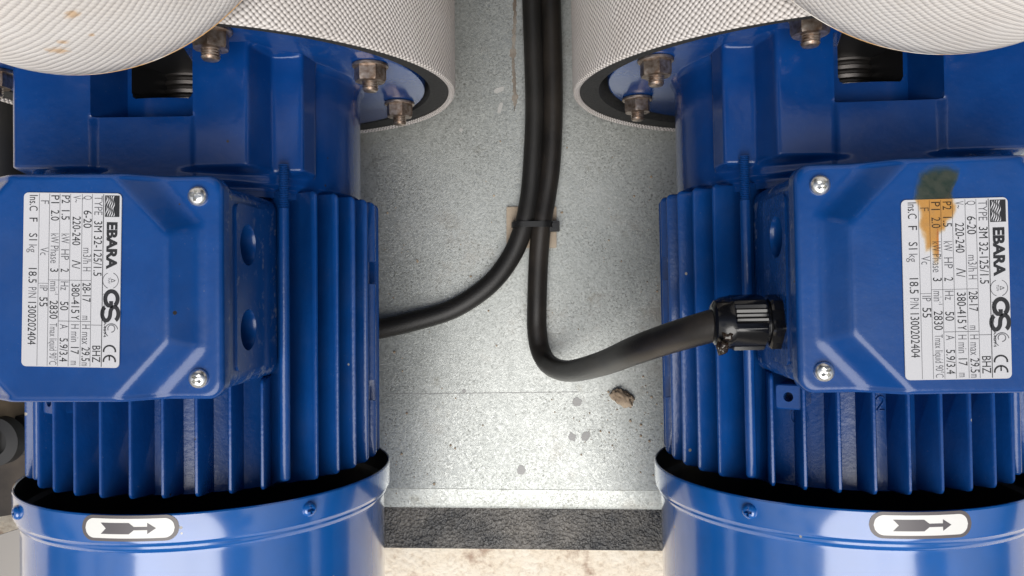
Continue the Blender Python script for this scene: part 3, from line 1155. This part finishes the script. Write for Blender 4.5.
# --- nameplate: text runs towards -Y, its top faces +X
NL, NW = 0.0635, 0.0365
bm = bmesh.new()
NF = Matrix(((0, 1, 0, 0), (-1, 0, 0, 0), (0, 0, 1, 0), (0, 0, 0, 1)))
prism(bm, rrect(NL / 2, NW / 2, 0.0017, 5), 0.00005, 0.00045, NF, 0)
TZ = NF @ Matrix.Translation((0, 0, 0.00052))
def U(u_): return (u_ - 0.5) * NL
def Vv(v_): return (0.5 - v_) * NW
def rect(u0, v0, u1, v1, mat, z=0.0):
    vv = [bm.verts.new(TZ @ Vector((x, y, z))) for x, y in ((U(u0), Vv(v0)), (U(u1), Vv(v0)), (U(u1), Vv(v1)), (U(u0), Vv(v1)))]
    bm.faces.new(vv).material_index = mat
SEP = [0.182, 0.297, 0.400, 0.520, 0.628, 0.735, 0.840]
for i, v_ in enumerate(SEP):
    t_ = 0.007 if i == 0 else 0.0042
    rect(0.005, v_ - t_ / 2, 0.995, v_ + t_ / 2, 1 if i == 0 else 2)
rect(0.755, SEP[0], 0.758, SEP[1], 2, -0.00003)
rect(0.735, SEP[1], 0.738, SEP[4], 2, -0.00003)
rect(0.50, SEP[1], 0.5025, SEP[5], 2, -0.00003)
rect(0.52, SEP[5], 0.5225, SEP[6], 2, -0.00003)
rows = [(SEP[i] + (SEP[i + 1] if i < 6 else 0.965)) / 2 for i in range(7)]
TXT = [
    [('TYPE', .015, .125, 2), ('3M 32-125/1.5', .160, .475, 1), ('BHZ', .875, .970, 1)],
    [('Q', .015, .038, 2), ('6-20', .10, .20, 1), ('m3/h', .315, .405, 2), ('H', .425, .448, 2), ('28-17', .515, .625, 1), ('m', .705, .728, 2), ('H max', .755, .868, 2), ('29.5', .885, .965, 1), ('m', .973, .992, 2)],
    [('V~', .015, .055, 2), ('220-240', .135, .30, 1), ('\u039b/', .385, .435, 1), ('380-415', .52, .69, 1), ('Y', .703, .728, 1), ('H min', .755, .855, 2), ('17', .885, .925, 1), ('m', .965, .988, 2)],
    [('P2', .015, .060, 1), ('1.5', .10, .155, 1), ('kW', .235, .290, 2), ('HP', .325, .385, 2), ('2', .435, .455, 1), ('Hz', .51, .56, 2), ('50', .625, .675, 1), ('A', .755, .782, 2), ('5.9/3.4', .835, .970, 1)],
    [('P1', .015, .060, 1), ('2.0', .10, .160, 1), ('kW', .235, .290, 2), ('Phase', .305, .405, 2), ('3', .435, .455, 1), ('min', .51, .565, 2), ('2830', .62, .725, 1), ('Tmax liquid 90\u00b0C', .750, .988, 2)],
    [('F', .045, .065, 2), ('Vc', .315, .360, 2), ('IP', .535, .565, 2), ('55', .60, .655, 1)],
    [('Ins.C', .015, .105, 1), ('F', .145, .168, 1), ('S1', .235, .275, 1), ('kg', .300, .345, 2), ('18.5', .435, .520, 1), ('P/N', .545, .605, 2), ('1300202404', .630, .875, 1)],
]
for v_, items in zip(rows, TXT):
    for (s_, u0, u1, mi) in items:
        text_into(bm, s_, U(u0), Vv(v_), 0.0040 if len(s_) > 12 and mi == 2 else 0.0044, TZ, mi, width=(u1 - u0) * NL, weight=0.0 if mi == 1 else -0.00003)
text_into(bm, '-1', U(.568), Vv(rows[4] - 0.028), 0.0018, TZ, 2)
# header: wave emblem, maker's word, test marks
rect(0.012, 0.020, 0.135, 0.168, 1)
nst = 5
for k in range(nst):                  # white ripples cut into the emblem's lower half
    vb = 0.078 + 0.092 * k / nst
    n_ = 22
    prev = None
    for i in range(n_ + 1):
        u_ = 0.016 + 0.116 * i / n_
        wv = 0.0085 * math.sin(i / n_ * 4 * math.pi + k * 0.7)
        th = 0.0055 + 0.0045 * math.sin(i / n_ * 4 * math.pi + 1.2 + k)
        c_ = (bm.verts.new(TZ @ Vector((U(u_), Vv(vb + wv - th * .6), 0.00004))), bm.verts.new(TZ @ Vector((U(u_), Vv(vb + wv + th * .6), 0.00004))))
        if prev:
            bm.faces.new((prev[0], c_[0], c_[1], prev[1])).material_index = 0
        prev = c_
text_into(bm, 'EBARA', U(.165), Vv(0.098), 0.0052, TZ, 1, width=.270 * NL, weight=0.00024)
def arc(uc, vc, rad, a0, a1, th, mat, n=28):
    prev = None
    for i in range(n + 1):
        t_ = R(a0 + (a1 - a0) * i / n)
        c_ = [bm.verts.new(TZ @ Vector((U(uc) + r_ * math.cos(t_), Vv(vc) + r_ * math.sin(t_), 0))) for r_ in (rad - th / 2, rad + th / 2)]
        if prev:
            bm.faces.new((prev[0], c_[0], c_[1], prev[1])).material_index = mat
        prev = c_
arc(.500, .100, 0.0029, 20, 160, 0.00022, 2)
arc(.500, .100, 0.0029, 200, 340, 0.00022, 2)
text_into(bm, '\u0394', U(.500), Vv(.075), 0.0021, TZ, 1, align='CENTER')
text_into(bm, 'TUV', U(.500), Vv(.115), 0.0012, TZ, 2, align='CENTER')
# heavy linked G S
def band(pts, th, mat):
    prev = None
    for i, p in enumerate(pts):
        p = Vector(p)
        a_ = Vector(pts[max(i - 1, 0)])
        b_ = Vector(pts[min(i + 1, len(pts) - 1)])
        d_ = (b_ - a_).normalized()
        nn = Vector((-d_.y, d_.x)) * th / 2
        c_ = [bm.verts.new(TZ @ Vector((*(p + nn), 0))), bm.verts.new(TZ @ Vector((*(p - nn), 0)))]
        if prev:
            bm.faces.new((prev[0], c_[0], c_[1], prev[1])).material_index = mat
        prev = c_
def arcpts(cx, cy, rx, ry, a0, a1, n=18):
    return [(cx + rx * math.cos(R(a0 + (a1 - a0) * i / n)), cy + ry * math.sin(R(a0 + (a1 - a0) * i / n))) for i in range(n + 1)]
gx, gy = U(.605), Vv(.088)
band(arcpts(gx, gy, 0.0028, 0.0023, 35, 330, 26) + [(gx + 0.0029, gy - 0.0001), (gx + 0.0008, gy - 0.0001)], 0.00150, 1)
sx_, sy_ = U(.690), Vv(.098)
band(arcpts(sx_, sy_ + 0.0015, 0.0025, 0.0015, 20, 270, 20) + arcpts(sx_, sy_ - 0.0015, 0.0025, 0.0015, 88, -160, 20), 0.00145, 1)
text_into(bm, 'gepr\u00fcfte Sicherheit', U(.575), Vv(.158), 0.0009, TZ, 2, width=.115 * NL)
arc(.785, .085, 0.0024, 100, 330, 0.0003, 2)
arc(.775, .085, 0.0013, 0, 300, 0.0003, 2)
text_into(bm, 'A4894', U(.735), Vv(.152), 0.0014, TZ, 1, width=.09 * NL)
cx_, cy_ = U(.895), Vv(.100)
band(arcpts(cx_ + 0.0006, cy_, 0.0020, 0.0022, 80, 280), 0.0006, 1)
cx_ = U(.952)
band(arcpts(cx_ + 0.0006, cy_, 0.0020, 0.0022, 80, 280), 0.0006, 1)
band([(cx_ - 0.0013, cy_), (cx_ + 0.0004, cy_)], 0.0005, 1)
bmesh.ops.recalc_face_normals(bm, faces=[f for f in bm.faces if f.material_index == 0])
for f in bm.faces:
    f.normal_update()
    if abs(f.normal.z) > 0.9 and f.normal.z < 0 and f.calc_center_median().z > 0.0003:
        f.normal_flip()
plate_n = obj('nameplate', bm, [M_WHITE, M_INK, M_INK2], lid, angle=None, recalc=False)
plate_n.location = (0.0034, 0.0029, Z_PL + 0.0001)
plate_n.rotation_euler = (0, 0, R(-1.2))

# ------------------------------------------------------------------ second pump: a copy with all its parts
def copy_tree(o, parent=None):
    c = o.copy()
    COL.objects.link(c)
    if parent:
        c.parent = parent
    for ch in list(o.children):
        copy_tree(ch, c)
    return c
pump2 = copy_tree(pump)
pump2['label'] = 'right blue electric pump with black cable gland and amber glue smeared over its nameplate'
def child(o, kind):
    return [c for c in o.children if c.name.split('.')[0] == kind][0]
pump.rotation_euler = (0, R(-0.35), R(0.3))
pump2.rotation_euler = (0, R(-0.76), R(1.3))
pump.location = (-0.1726 + ZA * math.sin(R(0.35)), 0.0, 0)
pump2.location = (0.1519 + ZA * math.sin(R(0.76)), 0.0046, 0)
np2 = child(child(pump2, 'box_lid'), 'nameplate')
np2.location = (-0.0033, -0.0048, Z_PL + 0.0001)
np2.rotation_euler = (0, 0, R(0.1))

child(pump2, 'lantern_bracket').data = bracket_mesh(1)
rng = random.Random(11)
for o in child(pump2, 'box_lid').children:
    if o.name.startswith('lid_screw'):
        o.rotation_euler = (Matrix.Rotation(rng.uniform(0, 1.5), 4, 'Z') @ Matrix.Rotation(R(90), 4, 'X')).to_euler()
for o in child(pump2, 'pump_flange').children:
    if o.name.startswith('hex_nut'):
        o.rotation_euler = (0, rng.uniform(0, 1.0), 0)

# glue runs over the right lid and its nameplate
bm = bmesh.new()
thl = bm.verts.layers.float.new('thickness')
gp = [(917, 186), (919, 176), (927, 169), (938, 166.5), (950, 167), (958, 172), (957, 180), (952, 187), (951, 197), (956, 206), (953, 217), (946, 222), (944, 231), (937, 234),
      (936, 246), (938, 262), (934, 263), (931, 249), (925, 252), (924, 240), (919, 228), (920, 212), (914, 200)]
dd_ = 0.2792
gv = [at(x, y, dd_) for x, y in gp]
inv = (Matrix.Translation(pump2.location) @ pump2.rotation_euler.to_matrix().to_4x4()).inverted()
cen = sum(gv, Vector()) / len(gv)
loops = []
for k, zz, thk in ((1.08, 0.00070, 0.0), (0.92, 0.00090, 0.45), (0.78, 0.00100, 0.75), (0.45, 0.00112, 0.9)):
    lp = []
    for v_ in gv:
        p = inv @ (cen + (v_ - cen) * k)
        p.z = Z_PL + zz
        if p.y > 0.0412:
            p.y = 0.0412
        nv = bm.verts.new(p)
        nv[thl] = thk
        lp.append(nv)
    loops.append(lp)
for A, B in zip(loops, loops[1:]):
    for i in range(len(gv)):
        j = (i + 1) % len(gv)
        bm.faces.new((A[i], A[j], B[j], B[i]))
bm.faces.new(loops[-1])
bmesh.ops.triangulate(bm, faces=bm.faces)
obj('glue_smear', bm, M_GLUE, child(pump2, 'box_lid'), angle=60)

# black cable gland in the lower left hole of the right pump
GY, GZ = -0.0168, ZA + HOLE_Z
gl = bpy.data.objects.new('cable_gland', None)
bm = bmesh.new()
GF = Matrix.Translation((-BX + 0.0012, GY, GZ)) @ Matrix.Rotation(R(90), 4, 'Z')      # local +Y runs to -X, away from the box
def hexring(r_, y_, hexy, n=72, ribs=0.0, ph=R(12)):
    o = []
    for i in range(n):
        t_ = 2 * math.pi * i / n
        k_ = math.cos(math.pi / 6) / math.cos(((t_ + ph) % (math.pi / 3)) - math.pi / 6)
        rr = r_ * (k_ * hexy + 1 - hexy)
        if ribs and (i // 12) % 2 == 0:
            rr -= ribs * (1 if i % 2 else -0.2)
        o.append(bm.verts.new(GF @ Vector((rr * math.sin(t_), y_, rr * math.cos(t_)))))
    return o
def skin(rs):
    for A, B in zip(rs, rs[1:]):
        n = len(A)
        for i in range(n):
            bm.faces.new((A[i], A[(i + 1) % n], B[(i + 1) % n], B[i]))
    bm.faces.new(rs[0])
    bm.faces.new(list(reversed(rs[-1])))
skin([hexring(0.0116, -0.0006, 1), hexring(0.0116, 0.0058, 1), hexring(0.0105, 0.0066, 0.6), hexring(0.0085, 0.0068, 0.0), hexring(0.0085, 0.0085, 0)])
gbody = obj('cable_gland', bm, M_GLAND, pump2, angle=28)
bm = bmesh.new()
skin([hexring(0.0098, 0.0082, 0), hexring(0.0112, 0.0085, 0.5), hexring(0.0118, 0.0092, 0.9, ribs=0.0006), hexring(0.0118, 0.0205, 0.9, ribs=0.0006),
      hexring(0.0112, 0.0212, 0.3), hexring(0.0108, 0.0225, 0.0), hexring(0.0102, 0.0252, 0.0), hexring(0.0090, 0.0275, 0.0), hexring(0.0074, 0.0285, 0), hexring(0.0060, 0.0286, 0)])
obj('gland_nut', bm, M_GLAND, gbody, angle=28)
# shiny lumps of dried glue on the gland
bm = bmesh.new()
for k, (yy, an, sz) in enumerate(((0.0245, 150, 0.0022), (0.0225, 140, 0.0018), (0.0262, 165, 0.0020), (0.0235, 170, 0.0022), (0.0250, 120, 0.0016), (0.0215, 158, 0.0014), (0.0262, 60, 0.0012), (0.024, 30, 0.0014), (0.0265, 95, 0.0016))):
    # angle measured from the top towards the near side
    t_ = R(an - 90)
    c_ = GF @ Vector((-0.0098 * math.cos(t_), yy, 0.0098 * -math.sin(t_) if False else 0.0098 * math.cos(R(an - 60))))
    blob(bm, c_, (sz * 1.4, sz * 1.6, sz * 1.2), k * 3.1, 0.5, 3)
glue_b = obj('glue_lump', bm, simple('dark glossy glue', (0.02, 0.013, 0.008), 0.08), gbody, angle=80)

# ------------------------------------------------------------------ insulation jackets
def uv_lathe(name, prof, axis_mat, segs, mats, parent, matidx, angle=40, rad_uv=None):
    """lathe with UVs in metres: u round the axis, v along the profile"""
    bm = bmesh.new()
    uvl = bm.loops.layers.uv.new('UVMap')
    acc = [0.0]
    for p, q_ in zip(prof, prof[1:]):
        acc.append(acc[-1] + math.hypot(p[0] - q_[0], p[1] - q_[1]))
    vs_ = [[bm.verts.new(axis_mat @ Vector((r_ * math.sin(2 * math.pi * i / segs), y_, r_ * math.cos(2 * math.pi * i / segs)))) for i in range(segs)] for r_, y_ in prof]
    for a_ in range(len(prof) - 1):
        for i in range(segs):
            j = (i + 1) % segs
            f = bm.faces.new((vs_[a_][i], vs_[a_ + 1][i], vs_[a_ + 1][j], vs_[a_][j]))
            f.material_index = matidx[a_]
            for lp, (ii, aa) in zip(f.loops, ((i, a_), (i, a_ + 1), (i + 1, a_ + 1), (i + 1, a_))):
                uu = ii / segs
                if uu > 0.5 + 1e-9 or (uu == 0.5 and i >= segs / 2):
                    uu -= 1.0
                lp[uvl].uv = (uu * 2 * math.pi * rad_uv, acc[aa])
    return obj(name, bm, mats, parent, angle=angle)

def slant(me):
    """the front edge leans forward over the top"""
    for v in me.vertices:
        if v.co.y < 0.16:
            c_ = (v.co.z - ZA) / math.hypot(v.co.x, v.co.z - ZA)
            v.co.y -= 0.0042 * max(0.0, c_)

def add_jackets(px, py, yaw, names, discharge_mat, shift=(0, 0, 0)):
    rot = Matrix.Rotation(yaw, 4, 'Z')
    t1 = thing('insulation_jacket', names[0], 'insulation', (px, py, 0), 'woven jackets round the pump bodies')
    t1.rotation_euler = (0, 0, yaw)
    t1.location += Vector(shift)
    JR = 0.1287
    F0 = 0.1052
    wc = uv_lathe('woven_cover', [(JR - 0.0036, F0 + 0.0014), (JR - 0.0030, F0 + 0.0003), (JR - 0.0016, F0 - 0.0003), (JR - 0.0003, F0 + 0.0008), (JR + 0.0002, F0 + 0.004), (JR, F0 + 0.03), (JR, 0.40)], AX, 180, [M_JACKET], t1, [0] * 6, rad_uv=JR)
    slant(wc.data)
    bm = bmesh.new()
    lathe(bm, [(JR - 0.0032, 0.39), (JR - 0.0032, F0 + 0.0020), (JR - 0.0046, F0 + 0.0014), (0.1150, F0 + 0.0025), (0.1142, F0 + 0.006), (0.1142, 0.18), (0.02, 0.19)], 128, AX)
    slant(obj('foam_lining', bm, M_FOAM, t1).data)
    # jacket of the discharge pipe, standing over the pump body
    t2 = thing('pipe_jacket', names[1], 'insulation', (px, py, 0), 'white jackets round the discharge pipes')
    t2.rotation_euler = (0, 0, yaw)
    DR = 0.0860
    UP = Matrix(((-1, 0, 0, 0), (0, 0, -1, 0.1660), (0, 1, 0, 0), (0, 0, 0, 1)))
    # local y -> up; local z (angle 0) -> -Y (near side); local x -> mirrored so that u grows to the right
    UP = Matrix(((1, 0, 0, 0), (0, 0, -1, 0.1660), (0, 1, 0, 0), (0, 0, 0, 1)))
    zb = ZA + 0.1224
    uv_lathe('woven_cover', [(DR - 0.0030, zb + 0.0012), (DR - 0.0012, zb), (DR, zb + 0.0015), (DR + 0.0006, zb + 0.010), (DR + 0.0004, zb + 0.04), (DR - 0.001, zb + 0.13)], UP, 160, [discharge_mat], t2, [0] * 5, rad_uv=DR)
    bm = bmesh.new()
    lathe(bm, [(DR - 0.0002, zb + 0.0004), (DR - 0.0012, zb - 0.0009), (DR - 0.0030, zb + 0.0002), (DR - 0.0022, zb + 0.0014), (DR - 0.0002, zb + 0.0004)], 128, UP)
    obj('glue_seam', bm, M_SEAM, t2)
    bm = bmesh.new()
    lathe(bm, [(DR - 0.0018, zb + 0.128), (DR - 0.0022, zb + 0.0025), (0.045, zb + 0.003), (0.045, zb + 0.128)], 96, UP)
    obj('foam_lining', bm, M_FOAM, t2)

add_jackets(-0.1726, 0.0, R(0.3),
            ('white diamond woven insulation jacket wrapped round the pump body behind the left flange',
             'white twill pipe jacket with amber glue spots above the left pump'), M_DISCH)
add_jackets(0.1519, 0.0046, R(1.3),
            ('white diamond woven insulation jacket wrapped round the pump body behind the right flange',
             'clean white twill pipe jacket without spots above the right pump'), M_DISCH2, (-0.0022, -0.0035, 0))

# ------------------------------------------------------------------ cables
CR = 0.0067
PD = CAM_Z - CR - 0.0006           # depth of a cable lying on the plate
bm = bmesh.new()
c1 = [at(*p) for p in ((532, -90, PD), (532, -40, PD), (532, 0, PD), (534, 60, PD), (535, 110, PD), (533, 160, PD), (530, 195, PD), (524, 225, PD - .0008), (512, 255, PD), (490, 284, PD), (455, 308, PD), (415, 321, PD), (375, 330, PD), (330, 338, PD), (280, 342, PD))]
tube(bm, catmull(c1), CR)
tag(obj('power_cable', bm, M_CABLE, angle=60), 'black rubber cable that bends left from the tie and runs under the left pump', 'cable', 'black power cables')
gend = (Matrix.Translation(pump2.location) @ pump2.rotation_euler.to_matrix().to_4x4()) @ (GF @ Vector((0, 0.022, 0)))
gdir = pump2.rotation_euler.to_matrix() @ Vector((-1, 0, 0))
bm = bmesh.new()
c2 = [at(*p) for p in ((551, -90, PD), (551, -40, PD), (551, 0, PD), (552.5, 60, PD), (553, 110, PD), (551, 160, PD), (546.5, 195, PD), (541.5, 225, PD - .0008), (538.5, 260, PD), (537, 300, PD), (537, 330, PD), (541, 352, PD - .004), (551, 366, PD - .018), (570, 371, PD - .052), (602, 363.5, PD - .112), (636, 350, .362), (664, 340, .341), (690, 332, .327))]
c2 += [gend + gdir * 0.004 + Vector((0, -0.0007, -0.0010)), gend]
tube(bm, catmull(c2), lambda t: CR)
tag(obj('power_cable', bm, M_CABLE2, angle=60), 'dusty black cable looping up from the plate into the gland of the right pump', 'cable', 'black power cables')

# adhesive pad and cable tie
t = bmesh.new()
p = at(531.5, 227.5, CAM_Z)
prism(t, rrect(0.0172, 0.0142, 0.0008, 2, p.x, p.y), 0.0003, 0.0034)
bmesh.ops.bevel(t, geom=[e for e in t.edges if abs(e.verts[0].co.z - e.verts[1].co.z) < 1e-6 and e.verts[0].co.z > 0.003], offset=0.0005, segments=2, affect='EDGES')
tag(obj('adhesive_pad', t, M_MOUNT), 'yellowed square adhesive pad stuck to the plate under the cable tie', 'mount')
tie = thing('cable_tie', 'black nylon cable tie strapped round both black cables on the pad', 'cable tie', (p.x, p.y, 0.0034))
bm = bmesh.new()
A0, B0 = at(524.0, 225, PD), at(541.5, 225, PD)
loop = []
rt = CR + 0.0007
for i in range(13):
    a_ = R(90 + 180 * i / 12)
    loop.append((A0.x + rt * math.cos(a_), A0.z + rt * math.sin(a_)))
for i in range(13):
    a_ = R(-90 + 180 * i / 12)
    loop.append((B0.x + rt * math.cos(a_), B0.z + rt * math.sin(a_)))
hw = 0.0019
yc = A0.y
pr = []
for (x, z) in loop:
    cxm = min(max(x, A0.x), B0.x)
    dv = Vector((x - cxm, 0, z - A0.z)).normalized()
    q1 = Vector((x, 0, z)) - tie.location * 1.0
    base = Vector((x - tie.location.x, yc - tie.location.y, z - tie.location.z))
    pr.append([bm.verts.new(base + Vector((0, sy * hw, 0)) + dv * of) for sy, of in ((-1, 0), (1, 0), (1, 0.0012), (-1, 0.0012))])
for i in range(len(pr)):
    A, B = pr[i], pr[(i + 1) % len(pr)]
    for k in range(4):
        bm.faces.new((A[k], A[(k + 1) % 4], B[(k + 1) % 4], B[k]))
obj('strap', bm, M_PLAST, tie, angle=40)
bm = bmesh.new()
hp = at(554.5, 226.5, PD - 0.001) - tie.location
prism(bm, rrect(0.0034, 0.0036, 0.0006, 2, hp.x, hp.y), hp.z - 0.003, hp.z + 0.003)
prism(bm, rrect(0.0016, 0.0021, 0.0003, 2, hp.x, hp.y), hp.z - 0.003, hp.z + 0.0042)
obj('tie_head', bm, M_PLAST, tie)

# grit scattered over the plate
bm = bmesh.new()
rng = random.Random(21)
for i in range(130):
    if i < 60:
        gx_, gy_ = rng.uniform(400, 655), rng.uniform(140, 500)
    elif i < 100:
        gx_, gy_ = rng.gauss(622, 26), rng.gauss(412, 24)
    else:
        gx_, gy_ = rng.choice((rng.uniform(385, 405), rng.uniform(640, 660))), rng.uniform(200, 500)
    p = at(gx_, gy_, CAM_Z)
    sz = 0.00035 + 0.0007 * rng.random() ** 3
    r_ = bmesh.ops.create_icosphere(bm, subdivisions=1, radius=sz)
    for v_ in r_['verts']:
        v_.co = Vector((v_.co.x * rng.uniform(0.8, 1.3), v_.co.y * rng.uniform(0.8, 1.3), v_.co.z * 0.7)) + Vector((p.x, p.y, sz * 0.6))
tag(obj('grit', bm, M_STONE, angle=30), 'fine tan grit scattered over the galvanised plate', 'grit', kind='stuff')

# stone on the plate
bm = bmesh.new()
blob(bm, (0, 0, 0), (0.0072, 0.0056, 0.0045), 5.3, 0.35, 4)
for v_ in bm.verts:
    v_.co.y -= v_.co.x * 0.35
    v_.co.z += 0.0005 * noise.noise(v_.co * 600)
st = obj('stone', bm, M_STONE, angle=40)
st.location = at(622, 397, CAM_Z) + Vector((0, 0, 0.0035))
tag(st, 'small tan stone lying on the galvanised plate near the right pump', 'stone')

# ------------------------------------------------------------------ odds and ends beyond the left pump
bm = bmesh.new()
tube(bm, catmull([Vector((-0.349, 0.30, 0.05)), Vector((-0.347, 0.15, 0.05)), Vector((-0.346, 0.05, 0.048)), Vector((-0.349, -0.04, 0.045)), Vector((-0.352, -0.060, 0.044))]), 0.021, 24)
tag(obj('black_hose', bm, M_PLAST, angle=60), 'thick black hose lying along the far side of the left pump', 'hose')
bm = bmesh.new()
tube(bm, catmull([Vector((-0.42, 0.165, 0.078)), Vector((-0.34, 0.148, 0.0745)), Vector((-0.30, 0.139, 0.072)), Vector((-0.24, 0.125, 0.06))]), 0.0025, 12)
tag(obj('thin_cable', bm, M_PALE, angle=60), 'thin pale grey cable crossing over the black hose', 'cable')
bm = bmesh.new()
prism(bm, rrect(0.030, 0.022, 0.001, 2, -0.385, -0.0865), 0.0003, 0.040)
tag(obj('beige_board', bm, M_BEIGE), 'beige dusty board end at the left edge below the hose', 'board')
bm = bmesh.new()
prism(bm, [(-0.44, -0.170), (-0.335, -0.152), (-0.335, -0.114), (-0.44, -0.114)], 0.0004, 0.0110)
tag(obj('timber_offcut', bm, rubber('dark wet timber', (0.018, 0.013, 0.010), (0.06, 0.045, 0.033), 0.7)), 'dark brown timber offcut under the round pipe fitting at the left edge', 'timber')
fit = thing('pipe_fitting', 'dark round pipe fitting beside the fins of the left pump', 'fitting', (-0.356, -0.101, 0.0))
bm = bmesh.new()
lathe(bm, [(0, 0.0003), (0.014, 0.0003), (0.014, 0.02), (0.011, 0.022), (0.011, 0.03), (0.016, 0.031), (0.016, 0.04), (0.009, 0.041), (0.009, 0.036), (0, 0.036)], 32, Matrix.Rotation(R(90), 4, 'X'))
obj('fitting_body', bm, simple('dark grey metal', (0.007, 0.007, 0.008), 0.6, 0.0), fit)
bm = bmesh.new()
prism(bm, [(-0.44, -0.192), (-0.330, -0.157), (-0.330, -0.207), (-0.44, -0.242)], 0.0125, 0.0160)
tag(obj('metal_flat', bm, simple('dull bare steel', (0.30, 0.28, 0.26), 0.4, 0.7)), 'bare grey steel flat sticking out at the lower left corner', 'metal bar')
